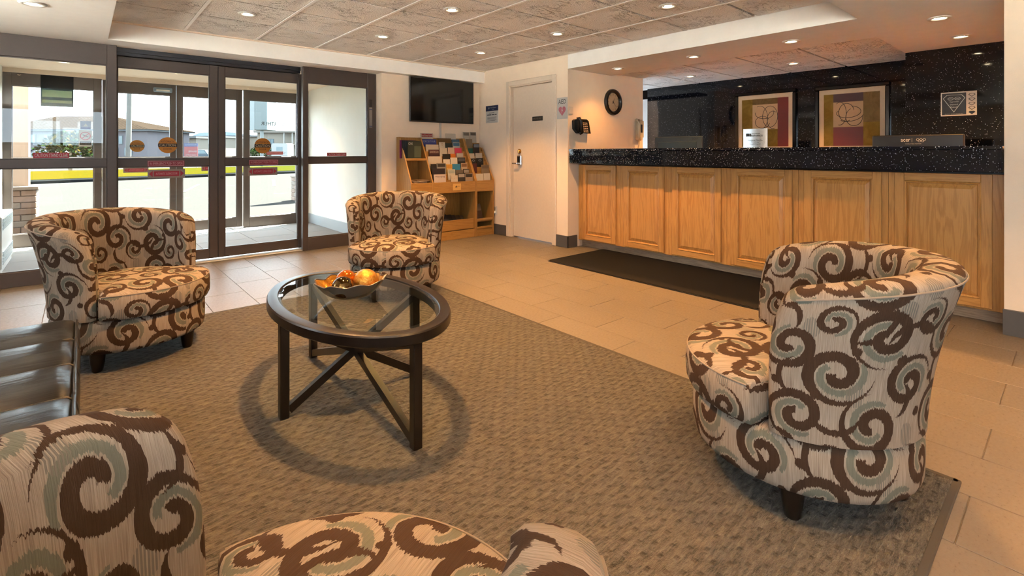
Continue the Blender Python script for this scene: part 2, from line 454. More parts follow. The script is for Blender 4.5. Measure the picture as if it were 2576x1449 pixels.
TXT = {}
def text(s, size):
    k = s
    if k not in TXT:
        cu = bpy.data.curves.new('lettering', 'FONT'); cu.body = s; cu.size = 1.0; cu.resolution_u = 2
        cu.align_x = 'CENTER'; cu.align_y = 'CENTER'; cu.extrude = 0.0
        ob = bpy.data.objects.new('lettering', cu); COL.objects.link(ob); bpy.context.view_layer.update()
        me = bpy.data.meshes.new_from_object(ob.evaluated_get(bpy.context.evaluated_depsgraph_get()))
        TXT[k] = ([tuple(v.co) for v in me.vertices], [tuple(p.vertices) for p in me.polygons])
        bpy.data.objects.remove(ob); bpy.data.curves.remove(cu); bpy.data.meshes.remove(me)
    return TXT[k]
def put_text(mb, s, c, r, u, nrm, height, width=None, lift=.0008, mirror=False):
    vs, fs = text(s, 1)
    if not vs: return mb
    xs = [p[0] for p in vs]; ys = [p[1] for p in vs]
    w = max(xs) - min(xs); h = max(ys) - min(ys); cx = (max(xs) + min(xs)) / 2; cy = (max(ys) + min(ys)) / 2
    sy = height / h; sx = (width / w) if width else sy
    if mirror: sx = -sx
    c = Vector(c); r = Vector(r); u = Vector(u); k = Vector(nrm) * lift
    return mb.add([c + k + r * ((p[0] - cx) * sx) + u * ((p[1] - cy) * sy) for p in vs], fs)
# frames: right, up, normal towards the viewer
FY = ((1, 0, 0), (0, 0, 1), (0, -1, 0))      # faces -Y (far wall)
FX = ((0, -1, 0), (0, 0, 1), (-1, 0, 0))     # faces -X (counter side wall)
def pt(fr, o, a, b, n=0.0):
    r, u, k = fr; return tuple(o[i] + r[i] * a + u[i] * b + k[i] * n for i in range(3))
def rect(mb, fr, o, a0, a1, b0, b1, n0, t):
    return mb.quad(pt(fr, o, a0, b0, n0), fr[0], fr[1], a1 - a0, b1 - b0, t, fr[2])
def disc(mb, fr, o, a, b, n0, t, ra, rb, n=28, hole=0.0):
    ring = lambda q, d: [pt(fr, o, a + ra * q * math.cos(2 * PI * i / n), b + rb * q * math.sin(2 * PI * i / n), d) for i in range(n)]
    if hole <= 0:
        v = ring(1, n0) + ring(1, n0 + t)
        f = [(i, (i + 1) % n, n + (i + 1) % n, n + i) for i in range(n)] + [tuple(range(n)), tuple(range(n, 2 * n))]
    else:
        v = ring(1, n0) + ring(1, n0 + t) + ring(hole, n0 + t) + ring(hole, n0); f = []
        for q in range(4):
            for i in range(n):
                j = (i + 1) % n; f.append((q * n + i, q * n + j, ((q + 1) % 4) * n + j, ((q + 1) % 4) * n + i))
    return mb.add(v, f)
def poly(mb, fr, o, pts, n0, t):
    m = len(pts); v = [pt(fr, o, a, b, n0) for a, b in pts] + [pt(fr, o, a, b, n0 + t) for a, b in pts]
    return mb.add(v, [(i, (i + 1) % m, m + (i + 1) % m, m + i) for i in range(m)] + [tuple(range(m)), tuple(range(m, 2 * m))])
# ================================================================== THE SETTING
ZC, ZS, ZA = 2.27, 2.105, 2.137          # tray ceiling, soffit, alcove ceiling
XC = 4.305                               # counter-side wall plane
# floor with its tiles
floor = struct('floor', MB().box(-1.7, 8.4, -2.6, 5.93, -.12, -.006), M_GROUT, 'taupe stone tile floor laid in a running bond')
PX, PY = .2985, .6005
tile_full = None
TX0, TX1, TY0, TY1 = -1.10, 4.62, -.75, 5.925
i = -13
while True:
    xa = 2.484 + i * PX
    if xa > TX1: break
    off = 2.040 if i % 2 == 0 else 1.740
    j = math.floor((TY0 - off) / PY)
    while off + j * PY < TY1:
        ya = off + j * PY
        x0, x1 = max(xa, TX0), min(xa + PX, TX1); y0, y1 = max(ya, TY0), min(ya + PY, TY1)
        j += 1
        if x1 - x0 < .02 or y1 - y0 < .02: continue
        cx, cy = (x0 + x1) / 2, (y0 + y1) / 2
        full = x1 - x0 > PX - .001 and y1 - y0 > PY - .001
        if full and tile_full is not None: t = tile_full.copy(); link(t, floor)
        else:
            g = .0016
            mb = MB().box(-(x1 - x0) / 2 + g, (x1 - x0) / 2 - g, -(y1 - y0) / 2 + g, (y1 - y0) / 2 - g, -.006, 0, .0015)
            t = bpy.data.objects.new('tile', mesh_of('tile', mb, M_FLOOR)); link(t, floor)
            if full: tile_full = t
        t.location = (cx, cy, 0)
    i += 1

# walls
struct('wall_far', MB().box(2.79, XC + .115, 5.67, 5.90, 0, 2.3), M_WALL, 'beige painted wall behind the television and brochure rack')
struct('wall_far_corner', MB().box(-1.7, -.66, 5.81, 5.95, 0, 2.3), M_WALL, 'beige painted wall beside the wide fixed pane')
WL0, WL1, WM0, WM1, WN0, WN1, WZ0, WZ1 = -2.1, .55, 3.25, 4.6, -1.3, .4, 1.28, 2.07      # openings for added unseen windows that let in fill daylight
struct('wall_left', MB().box(-1.8, -1.7, WM1, 5.95, 0, 2.3).box(-1.8, -1.7, WL1, WM0, 0, 2.3).box(-1.8, -1.7, -2.6, WL0, 0, 2.3).box(-1.8, -1.7, WL0, WL1, 0, .95).box(-1.8, -1.7, WL0, WL1, WZ1, 2.3).box(-1.8, -1.7, WM0, WM1, 0, WZ0).box(-1.8, -1.7, WM0, WM1, WZ1, 2.3), M_WALL, 'beige painted wall with added side windows for fill daylight')
struct('wall_near', MB().box(-1.8, WN0, -2.7, -2.6, 0, 2.3).box(WN1, XC, -2.7, -2.6, 0, 2.3).box(WN0, WN1, -2.7, -2.6, 0, WZ0).box(WN0, WN1, -2.7, -2.6, WZ1, 2.3), M_WALL, 'beige painted wall with an added window for fill daylight')
def fill_window(name, label, axis, a0, a1, n, WZ0=WZ0):  # unseen window added to bring fill daylight into the lobby
    w = thing(name, label, 'window', ((a0 + a1) / 2, -2.65, WZ0) if axis == 'x' else (-1.75, (a0 + a1) / 2, WZ0), kind='structure')
    def bx(u0, u1, t0, t1, z0, z1): return MB().box(u0, u1, -2.65 + t0, -2.65 + t1, z0, z1, .003) if axis == 'x' else MB().box(-1.75 + t0, -1.75 + t1, u0, u1, z0, z1, .003)
    part('frame', bx(a0, a1, -.035, .035, WZ0, WZ0 + .05), M_BRONZE, w); part('frame', bx(a0, a1, -.035, .035, WZ1 - .05, WZ1), M_BRONZE, w)
    for i in range(n + 1):
        u = a0 + (a1 - a0 - .05) * i / n; part('mullion', bx(u, u + .05, -.035, .035, WZ0 + .05, WZ1 - .05), M_BRONZE, w)
        if i < n: part('pane', bx(u + .05, u + (a1 - a0 - .05) / n, -.003, .003, WZ0 + .05, WZ1 - .05), M_GLASS, w)
fill_window('fill_window_5', 'added unseen bronze framed window facing the entrance, for fill daylight', 'x', WN0, WN1, 2)
fill_window('fill_window_6', 'added unseen bronze framed side window with three panes, for fill daylight', 'y', WL0, WL1, 3, .95)
fill_window('fill_window_7', 'added unseen bronze framed high side window with two panes, for fill daylight', 'y', WM0, WM1, 2)
OY0, OY1, OZ = 4.206, 4.995, 2.0          # opening of the employee door
struct('wall_right', MB().box(XC, XC + .115, 4.075, OY0, 0, 2.3).box(XC, XC + .115, OY1, 5.67, 0, 2.3).box(XC, XC + .115, OY0, OY1, OZ, 2.3), M_WALL,
       'beige painted wall around the cream door')
struct('wall_alcove', MB().box(XC, 5.82, 3.955, 4.075, 0, 2.3), M_WALL, 'beige end wall of the reception alcove with clock and telephones')
struct('wall_pier', MB().box(XC, 6.14, -2.6, .313, 0, 2.3), M_WALL, 'beige wall end closing the reception counter')
struct('wall_granite_back', MB().box(6.83, 6.95, 1.14, 4.555, 0, 2.3), M_GRANW, 'polished black granite wall behind the framed prints')
struct('wall_granite_side', MB().box(6.14, 6.95, -.4, 1.14, 0, 2.3), M_GRANW, 'polished black granite wall carrying the rating sign')
struct('wall_office', MB().box(8.3, 8.4, 1, 6.6, 0, 2.4).box(4.3, 8.4, 6.5, 6.6, 0, 2.4).box(6.95, 8.4, .9, 1.0, 0, 2.4), M_WHITE, 'white wall of the back office')
# baseboards
for nm, a in (('baseboard_right', (XC - .012, XC, 5.06, 5.66, 0, .14)), ('baseboard_corner', (XC - .012, XC, 3.943, 4.138, 0, .14)),
              ('baseboard_alcove', (XC - .012, 4.46, 3.943, 3.955, 0, .14)), ('baseboard_pier', (XC - .024, XC, -2.5, .318, 0, .155)),
              ('baseboard_far', (2.79, 2.96, 5.655, 5.67, 0, .14))):
    struct(nm, MB().box(*a, .002), M_BASEB, 'grey tile baseboard')
# ceilings
ceil = struct('ceiling', MB().box(XC, 5.11, .25, 3.956, ZS, 2.6).box(-1.8, XC, -2.7, 1.08, ZS, 2.6).box(-1.8, .167, 1.08, 5.55, ZS, 2.6)
              .box(-1.8, XC + .1, 5.55, 5.935, ZS, 2.6).box(5.11, 6.2, -.3, 1.14, ZS, 2.6), M_WHITE, 'pale painted soffit around the raised tile ceiling')
void = struct('ceiling_shade_deck', MB().box(.1, XC + .1, 1.0, 5.6, ZC + .0225, 2.36).box(5.0, 8.4, 1.0, 6.6, ZA + .0225, 2.36).box(4.2, 5.9, 3.9, 6.6, 2.41, 2.46), M_SHADE, 'black deck standing in for the shade in the ceiling joints')
ct_full = None
def ceil_tiles(x_edges, y_edges, z, parent):
    global ct_full
    for a in range(len(x_edges) - 1):
        for b in range(len(y_edges) - 1):
            x0, x1 = x_edges[a], x_edges[a + 1]; y0, y1 = y_edges[b], y_edges[b + 1]
            w, d = (x1 - x0) / 2 - .011, (y1 - y0) / 2 - .012
            t = bpy.data.objects.new('ceiling_tile', mesh_of('ceiling_tile', MB().box(-w, w, -d, d, 0, .022, .003), M_CTILE)); link(t, parent)
            t.location = ((x0 + x1) / 2, (y0 + y1) / 2, z)
tx = [.167, .724, 1.327, 1.928, 2.53, 3.133, 3.738, XC]; ty = [1.08, 1.80, 2.415, 3.018, 3.612, 4.215, 4.825, 5.55]
ceil_tiles(tx, ty, ZC, ceil)
for x in tx[1:-1]:
    b = bpy.data.objects.new('grid_bar', mesh_of('grid_bar', MB().box(-.0125, .0125, 1.08, 5.55, ZC - .005, ZC - .0005, .001), M_TBAR)); link(b, ceil); b.location = (x, 0, 0)
b = bpy.data.objects.new('edge_angle', mesh_of('edge_angle', MB().box(.167, XC, 5.525, 5.55, ZC - .012, ZC + .02, .001), M_WALL)); link(b, ceil)
calc = struct('ceiling_alcove', MB().box(6.95, 8.3, 1.0, 6.5, 2.36, 2.4).box(4.42, 5.82, 4.075, 6.5, 2.36, 2.4), M_WHITE, 'tile ceiling above the reception desk')
ax = [5.11, 5.78, 6.385, 6.83]; ay = [1.14, 1.82, 2.43, 3.04, 3.66, 4.26]
ceil_tiles(ax, ay, ZA, calc)
ceil_tiles([5.82, 6.385, 6.95], [4.26, 4.9, 5.5], ZA, calc)
# employee door and its casing
tr = MB()
for y0, y1, z0, z1 in ((OY0 - .066, OY0, 0, OZ + .066), (OY1, OY1 + .066, 0, OZ + .066), (OY0, OY1, OZ, OZ + .066)):
    tr.box(XC - .018, XC, y0, y1, z0, z1, .006)
for y0, y1, z0, z1 in ((OY0, OY0 + .012, 0, OZ), (OY1 - .012, OY1, 0, OZ), (OY0, OY1, OZ - .012, OZ)): tr.box(XC, XC + .115, y0, y1, z0, z1)
for y0, y1, z0, z1 in ((OY0 + .012, OY0 + .024, 0, OZ - .012), (OY1 - .026, OY1 - .012, 0, OZ - .012), (OY0 + .012, OY1 - .012, OZ - .026, OZ - .012)): tr.box(XC + .095, XC + .115, y0, y1, z0, z1)
struct('trim_1', tr, M_CASING, 'cream painted door casing')
d1 = thing('door_1', 'cream flush door with brass lock and keypad lever', 'door', (XC + .05, 4.6, 0), kind='structure')
XD = XC + .05
part('door_leaf', MB().box(XD, XD + .042, OY0 + .014, OY1 - .014, .012, OZ - .014, .003), M_CASING, d1)
def z_disc(mb, x, y, z, r, t): return disc(mb, FX, (x, y, z), 0, 0, 0, t, r, r, 24)
k = part('deadbolt', z_disc(MB(), XD, 4.858, 1.137, .032, .012), M_BRASS, d1, 30)
part('thumb_turn', z_disc(MB(), XD - .012, 4.858, 1.137, .02, .012).box(XD - .034, XD - .022, 4.853, 4.863, 1.118, 1.156, .003), M_BRASS, k, 30)
k = part('lock_case', MB().box(XD - .03, XD, 4.805, 4.885, .955, 1.085, .008), M_STEEL, d1)
part('keypad', MB().box(XD - .036, XD - .029, 4.822, 4.868, .995, 1.07, .004), M_BLACKP, k)
part('lever', MB().cyl((XD - .03, 4.855, .978), (XD - .062, 4.855, .978), .011).box(XD - .068, XD - .05, 4.845, 4.945, .968, .988, .006), M_STEEL, k, 30)
npl = MB(); rect(npl, FX, (XD, 0, 0), -4.612, -4.425, 1.524, 1.580, 0, .004)
part('nameplate', npl, flat('dark_nameplate', (.02, .015, .012), .4), d1)
part('lettering', put_text(MB(), 'EMPLOYEES ONLY', (XD - .004, 4.5185, 1.552), *FX, .022, .150), flat('nameplate_text', (.22, .17, .12), .5), d1)

# glazed entrance, inner line: window_1 | door_2 door_3 | window_2 ; outer line: window_3 | door_4 door_5 | window_4
def glazed(name, label, x0, x1, y0, y1, gl, gr, bot, mid0, mid1, top, ztop, mat, zb=0.0, mids=True, seal=None):
    r = thing(name, label, 'door' if 'door' in name else 'window', ((x0 + x1) / 2, y0, 0), kind='structure')
    part('stile', MB().box(x0, gl, y0, y1, zb, ztop, .003), mat, r); part('stile', MB().box(gr, x1, y0, y1, zb, ztop, .003), mat, r)
    part('bottom_rail', MB().box(gl, gr, y0 + .002, y1, zb, bot, .003), mat, r); part('top_rail', MB().box(gl, gr, y0 + .002, y1, top, ztop, .003), mat, r)
    part('mid_rail', MB().box(gl, gr, y0 + .002, y1, mid0, mid1, .003), mat, r)
    ym = (y0 + y1) / 2
    part('pane', MB().box(gl, gr, ym - .003, ym + .003, bot, mid0), M_GLASS, r); part('pane', MB().box(gl, gr, ym - .003, ym + .003, mid1, top), M_GLASS, r)
    bead = MB()
    for za, zb_ in ((bot, mid0), (mid1, top)):
        bead.box(gl, gl + .008, ym - .012, ym + .012, za, zb_).box(gr - .008, gr, ym - .012, ym + .012, za, zb_).box(gl, gr, ym - .012, ym + .012, za, za + .008).box(gl, gr, ym - .012, ym + .012, zb_ - .008, zb_)
    part('glazing_bead', bead, mat, r)
    return r
Yf, Ys, Yo = 5.81, 5.94, 8.2
glazed('window_1', 'wide fixed bronze framed pane beside the sliding doors', -.66, .239, Yf, Yf + .06, -.585, .168, .121, .989, 1.064, 1.92, ZS, M_BRONZE)
dl = glazed('door_2', 'bronze sliding door leaf with round orange caution sticker, next to the wide fixed pane', .172, 1.073, Ys, Ys + .045, .247, .999, .115, .983, 1.058, 1.928, 2.03, M_BRONZE, .02)
dr = glazed('door_3', 'bronze sliding door leaf next to the fixed pane by the television wall', 1.080, 1.955, Ys, Ys + .045, 1.138, 1.885, .115, .983, 1.058, 1.928, 2.03, M_BRONZE, .02)
part('door_lock', disc(MB(), FY, (1.108, Ys, .86), 0, 0, 0, .006, .02, .02, 20), M_DARKP, dr, 30)
part('meeting_seal', MB().box(1.073, 1.080, Ys + .004, Ys + .04, .02, 2.03), M_SEAL, dl)
glazed('window_2', 'narrow fixed bronze framed pane beside the television wall', 1.895, 2.785, Yf, Yf + .06, 1.952, 2.674, .141, .997, 1.069, 1.925, ZS, M_BRONZE)
struct('trim_2', MB().box(.235, 1.9, Yf + .10, Ys + .10, 2.032, ZS, .004).box(.235, 1.9, Yf + .085, Yf + .10, 2.062, ZS, .002), flat('dark_door_header', (.022, .024, .034), .4, .3), 'dark header box over the sliding doors')
struct('trim_3', MB().box(.24, 1.9, Yf + .02, Ys + .06, 0, .012, .003), flat('silver_threshold', (.62, .62, .62), .35, .6), 'silver threshold strip under the sliding doors')
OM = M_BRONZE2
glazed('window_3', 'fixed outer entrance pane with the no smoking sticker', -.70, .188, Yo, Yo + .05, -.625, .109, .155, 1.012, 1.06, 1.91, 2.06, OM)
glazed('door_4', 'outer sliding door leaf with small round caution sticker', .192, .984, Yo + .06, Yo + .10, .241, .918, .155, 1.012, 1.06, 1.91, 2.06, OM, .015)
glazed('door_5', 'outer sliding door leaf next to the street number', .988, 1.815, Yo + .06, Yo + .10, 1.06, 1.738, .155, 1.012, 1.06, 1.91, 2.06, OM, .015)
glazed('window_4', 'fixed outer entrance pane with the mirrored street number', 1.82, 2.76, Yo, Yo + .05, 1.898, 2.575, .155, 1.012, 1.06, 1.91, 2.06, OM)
# vestibule shell
vf = struct('floor_vestibule', MB().box(-.8, 2.9, 5.93, 8.35, -.12, -.006), M_GROUT, 'pale grey tile floor of the entrance vestibule')
M_VT = flat('pale_vestibule_tile', (.17, .17, .168), .75, 0, .15)
vt = None
for a in range(6):
    for b_ in range(4):
        if vt is None:
            vt = bpy.data.objects.new('tile', mesh_of('tile', MB().box(-.2975, .2975, -.2975, .2975, -.006, 0, .0015), M_VT)); t = vt
        else: t = vt.copy()
        link(t, vf); t.location = (-.44 + a * .6, 6.24 + b_ * .6, 0)
struct('wall_vestibule_right', MB().box(2.76, 2.9, 5.90, 8.35, 0, 2.3), M_GREENISH, 'off white side wall of the vestibule')
struct('wall_vestibule_left', MB().box(-.84, -.70, 5.95, 8.35, 0, 2.3), M_GREENISH, 'off white side wall behind the wall heater')
struct('baseboard_vestibule', MB().box(2.745, 2.76, 5.92, 8.19, 0, .15, .002), flat('blue_grey_baseboard', (.33, .36, .38), .45), 'blue grey baseboard of the vestibule')
struct('ceiling_vestibule', MB().box(-.84, 2.9, 5.93, 8.4, 2.115, 2.6), M_WALL, 'beige ceiling of the vestibule')
struct('wall_lintel', MB().box(-.84, 2.9, Yo - .01, Yo + .16, 2.06, 2.115), M_WALL, 'beige lintel over the outer doors')
struct('wall_parapet', MB().box(-.84, 2.9, 8.2, 8.36, 2.3, 3.1), M_WALL, 'wall above the outer doors')
struct('wall_facade', MB().box(-14, -.84, 5.95, 8.36, -.1, 3.1).box(2.9, 18, 6.6, 8.36, -.1, 3.1), m_wall('facade_brick_colour', (.25, .20, .17)), 'outer wall of the building beside the entrance')
# ================================================================== RECESSED LAMPS
def lamp_proto():
    r = thing('recessed_light', '', 'ceiling light')
    part('trim_ring', MB().lathe([(.040, -.001), (.042, -.006), (.052, -.011), (.066, -.009), (.072, -.003), (.072, .001)], 32), M_WHITEP, r, 40, True)
    part('reflector', MB().lathe([(.041, -.003), (.034, -.0015), (.028, -.002)], 28), M_CHROME, r, 40, True)
    part('lamp', MB().lathe([(.0005, -.007), (.016, -.0065), (.026, -.0045), (.030, -.0015), (.0005, -.001)], 24), M_BULB, r, 40, True)
    return r
proto = lamp_proto()
N_LAMP = [0]
def lamp(x, y, z, label, group, power=LAMP_W, cone=98, blend=.5, tilt=(0, 0), col=LAMP):
    r = proto if N_LAMP[0] == 0 else copy_tree(proto)
    N_LAMP[0] += 1
    r.location = (x, y, z); tag(r, label, 'ceiling light', group); LOC[r.name] = (x, y, z)
    L = bpy.data.lights.new('lamp_glow', 'SPOT'); L.energy = power; L.color = col; L.spot_size = math.radians(cone); L.spot_blend = blend
    L.shadow_soft_size = .035
    o = bpy.data.objects.new('lamp_glow', L); link(o, r); o.location = (0, 0, -.016)
    o.rotation_euler = (math.radians(tilt[0]), math.radians(tilt[1]), 0)
LT = {(1.03, 4.525): 'in front of the sliding doors', (2.24, 4.525): 'between the sliding doors and the television', (3.46, 4.525): 'in the corner by the brochure rack',
      (1.03, 3.315): 'between the coffee table and the doors', (2.24, 3.315): 'above the chair by the brochure rack', (3.46, 3.315): 'in front of the cream door',
      (1.03, 2.12): 'right above the coffee table', (2.24, 2.12): 'between the coffee table and the counter', (3.46, 2.12): 'alongside the white fascia of the counter'}
CL = {3.55: 'closest to the clock wall', 2.603: 'second from the clock wall', 1.68: 'third from the clock wall', .68: 'closest to the pale wall end'}
for y in (4.525, 3.315, 2.12):
    for x in (1.03, 2.24, 3.46):
        lamp(x, y, ZC, 'recessed spotlight in the tile ceiling ' + LT[(x, y)], 'spotlights in the tile ceiling', LAMP_W * (2.8 if (x, y) == (1.03, 2.12) else .55 if (x, y) == (2.24, 2.12) else 1))
for y in (3.55, 2.603, 1.68, .68): lamp(4.725, y, ZS, 'recessed spotlight in the counter soffit, ' + CL[y], 'spotlights over the counter front', LAMP_W * (.34 if y > 3 else 1.15), 118 if y > 3 else 100, .8, col=(1.0, .42, .09))
lamp(5.608, .668, ZS, 'recessed spotlight in the soffit close to the granite wall', None, LAMP_W * .4)
for y in (3.407, 2.146): lamp(6.10, y, ZA, 'recessed spotlight in the tile ceiling above the framed prints', 'spotlights behind the counter', LAMP_W * .7)
for x, y in ((-.248, 4.532), (-.6, 2.9), (-.5, 1.2)): lamp(x, y, ZS, 'recessed spotlight in the pale soffit on the window side', 'spotlights in the window side soffit', LAMP_W * (.9 if y > 4 else .3))
for x, y in ((1.05, .35), (2.3, .45), (3.0, -.4), (.9, -1.2), (2.4, -1.2)): lamp(x, y, ZS, 'recessed spotlight in the pale soffit at the back of the lobby', 'spotlights at the back of the lobby', LAMP_W * (1.0 if x > 2.2 else .75))
for x in (-.15, 1.0, 2.1): lamp(x, 7.3, 2.115, 'recessed spotlight in the vestibule ceiling', 'spotlights in the vestibule', LAMP_W * .45)
fl = thing('ceiling_fill_panel', 'added unseen white ceiling panel brightening the back office', 'ceiling light', (7.6, 5.0, 2.33))  # unseen glowing panel added to brighten the back office
part('frame', MB().box(7.28, 7.92, 4.68, 5.32, 2.335, 2.36, .003), M_WHITEP, fl)
part('diffuser', MB().box(7.3, 7.9, 4.7, 5.3, 2.325, 2.337), m_emit('office_fill_panel', (1, .97, .9), 9), fl)

# ================================================================== RECEPTION COUNTER
cab_e = [3.945, 3.334, 2.740, 2.142, 1.537, .931, .318]
doors = [(3.388, 3.876), (2.787, 3.280), (2.189, 2.692), (1.581, 2.096), (.970, 1.493), (.378, .892)]
XF = 4.482
cab_lab = ['oak base cabinet with raised panel door at the alcove end wall', 'oak base cabinet, second from the alcove end wall', 'oak base cabinet, third from the alcove end wall',
           'oak base cabinet, third from the pale wall end', 'oak base cabinet, second from the pale wall end', 'oak base cabinet with raised panel door against the pale wall end']
for k in range(6):
    y1, y0 = cab_e[k], cab_e[k + 1]; c = thing('base_cabinet', cab_lab[k], 'cabinet', (4.75, (y0 + y1) / 2, 0), group='oak cabinets under the reception counter')
    a, b = doors[k]
    bd = MB().box(XF + .02, 5.0, y0, y1, .10, .978).box(4.562, 5.0, y0, y1, 0, .1)
    part('body', bd, M_OAK_Y, c)
    fr = MB()
    fr.box(XF, XF + .02, y0 + .0008, a + .012, .085, .978, .001).box(XF, XF + .02, b - .012, y1 - .0008, .085, .978, .001).box(XF, XF + .02, a + .012, b - .012, .94, .978).box(XF, XF + .02, a + .012, b - .012, .085, .13)
    part('face_frame', fr, M_OAK_Z, c)
    part('toe_kick', MB().box(4.55, 4.562, y0, y1, 0, .092), M_TOE, c)
    d = part('door', MB().box(XF - .004, XF - .001, a + .05, b - .05, .15, .93), M_OAK_Z, c)
    z0, z1, sw = .100, .978, .056
    part('stile', MB().box(XF - .021, XF - .001, a, a + sw, z0, z1, .003), M_OAK_Z, d); part('stile', MB().box(XF - .021, XF - .001, b - sw, b, z0, z1, .003), M_OAK_Z, d)
    part('rail', MB().box(XF - .021, XF - .001, a + sw, b - sw, z0, z0 + sw, .003), M_OAK_Y, d); part('rail', MB().box(XF - .021, XF - .001, a + sw, b - sw, z1 - sw, z1, .003), M_OAK_Y, d)
    # inner moulding and raised field
    def ring(i0, x0, i1, x1):
        A = [(a + sw + i0, z0 + sw + i0), (b - sw - i0, z0 + sw + i0), (b - sw - i0, z1 - sw - i0), (a + sw + i0, z1 - sw - i0)]
        B = [(a + sw + i1, z0 + sw + i1), (b - sw - i1, z0 + sw + i1), (b - sw - i1, z1 - sw - i1), (a + sw + i1, z1 - sw - i1)]
        return [(x0, *p) for p in A] + [(x1, *p) for p in B], [(i, (i + 1) % 4, 4 + (i + 1) % 4, 4 + i) for i in range(4)]
    mo = MB(); mo.add(*ring(-.002, XF - .021, .004, XF - .025)); mo.add(*ring(.004, XF - .025, .012, XF - .020)); mo.add(*ring(.012, XF - .020, .016, XF - .006))
    part('moulding', mo, M_OAK_Z, d)
    pn = MB(); pn.add(*ring(.016, XF - .006, .020, XF - .008)); pn.add(*ring(.020, XF - .008, .046, XF - .019)); v, f = ring(.046, XF - .019, .047, XF - .019)
    pn.add(v, f + [(4, 5, 6, 7)]); part('raised_panel', pn, M_OAK_Z, d)
wt = thing('reception_worktop', 'black sparkling granite reception worktop with deep front edge', 'countertop', (4.6, 2.1, 1.0))
part('slab', MB().box(4.285, 4.985, .318, 3.925, 1.138, 1.163, .003), M_GRAN, wt)
for y0, y1 in ((.318, 1.0875), (1.0895, 2.5465), (2.5485, 3.925)):
    part('apron_panel', MB().box(4.295, 4.33, y0, y1, .996, 1.138, .0015), M_GRAN, wt)
part('back_panel', MB().box(4.51, 4.985, .318, 3.925, .9785, 1.138), M_BLACKP, wt)
dk = thing('reception_desk', 'low work desk behind the reception counter', 'desk', (5.4, 2.1, 0))
part('desktop', MB().box(5.02, 5.75, .33, 3.7, .72, .75, .004), M_OAK_Y, dk)
for y in (.34, 1.3, 2.5, 3.66): part('leg_panel', MB().box(5.06, 5.7, y, y + .03, 0, .72), M_OAK_Z, dk)
# monitors seen from the back
def monitor(y0, y1, ztop, x, label, mat, deco):
    m = thing('monitor', label, 'monitor', (x + .05, (y0 + y1) / 2, .75))
    ym = (y0 + y1) / 2
    part('shell', MB().box(x, x + .035, y0, y1, ztop - .36, ztop, .008), mat, m)
    part('screen', MB().box(x + .035, x + .038, y0 + .015, y1 - .015, ztop - .34, ztop - .015), M_SCREEN, m)
    part('neck', MB().box(x + .0, x + .03, ym - .03, ym + .03, .76, ztop - .1, .004), M_BLACKP, m)
    part('foot', MB().box(x - .06, x + .14, ym - .12, ym + .12, .75, .765, .006), M_BLACKP, m)
    deco(m, x); return m
def deco1(m, x):
    part('vent_ridge', MB().box(x - .012, x, 2.80, 3.29, 1.05, 1.245, .006), flat('blue_grey_plastic', (.016, .030, .045), .25), m)
    part('lettering', put_text(MB(), 'acer', (x, 2.82, 1.277), *FX, .022, .07), M_BLACKP, m)
monitor(2.74, 3.34, 1.305, 5.15, 'blue grey computer monitor seen from behind beside the clock wall', flat('slate_plastic', (.018, .030, .044), .3), deco1)
def deco2(m, x):
    part('lettering', put_text(put_text(MB(), 'acer', (x, .955, 1.222), *FX, .022, .062), 'WORLDWIDE PARTNER', (x, .905, 1.192), *FX, .006, .105), M_PAPER, m)
    rg = MB(); o = (x - .001, .855, 1.222)
    for i in range(3): disc(rg, FX, o, (i - 1) * .021, .004, 0, .0006, .0095, .0095, 20, .78)
    for i in range(2): disc(rg, FX, o, (i - .5) * .021, -.006, .0007, .0006, .0095, .0095, 20, .78)
    rg.box(x - .0012, x, .912, .9135, 1.205, 1.24)
    part('ring_mark', rg, M_PAPER, m)
monitor(.592, 1.185, 1.266, 5.15, 'black computer monitor back with white logo and five rings', M_BLACKP, deco2)
# standing metal plaque on the worktop
pq = thing('standing_plaque', 'curved brushed metal rewards plaque standing on the granite worktop', 'plaque', (4.7, 1.985, 1.163))
cv = MB(); nseg = 14; pts = []
for i in range(nseg + 1):
    t = i / nseg; y = 2.105 - .235 * t; pts.append((4.70 + .05 * (1 - math.cos((1 - t) * .9)) * 2, y))
for i in range(nseg):
    (xa, ya), (xb, yb) = pts[i], pts[i + 1]
    cv.add([(xa, ya, 1.163), (xb, yb, 1.163), (xb, yb, 1.342), (xa, ya, 1.342), (xa + .004, ya, 1.163), (xb + .004, yb, 1.163), (xb + .004, yb, 1.342), (xa + .004, ya, 1.342)],
           [(0, 1, 2, 3), (4, 7, 6, 5), (0, 4, 5, 1), (3, 2, 6, 7), (0, 3, 7, 4), (1, 5, 6, 2)])
part('plate', cv, M_STEEL, pq, 50)
lt = MB(); put_text(lt, 'REWARDS', (4.701, 1.965, 1.277), *FX, .016, .105); put_text(lt, 'BEST WESTERN', (4.701, 1.972, 1.296), *FX, .006, .07)
for i, (s, w) in enumerate((('Welcome & Thank You', .135), ('For Being', .062), ('a Loyal Member', .105))): put_text(lt, s, (4.701, 1.982, 1.235 - i * .018), *FX, .0105, w)
part('lettering', lt, M_BLACKP, pq)
em = MB(); rect(em, FX, (4.705, 2.05, 1.285), -.014, .014, -.014, .014, 0, .001); part('emblem', em, M_BLACKP, pq)
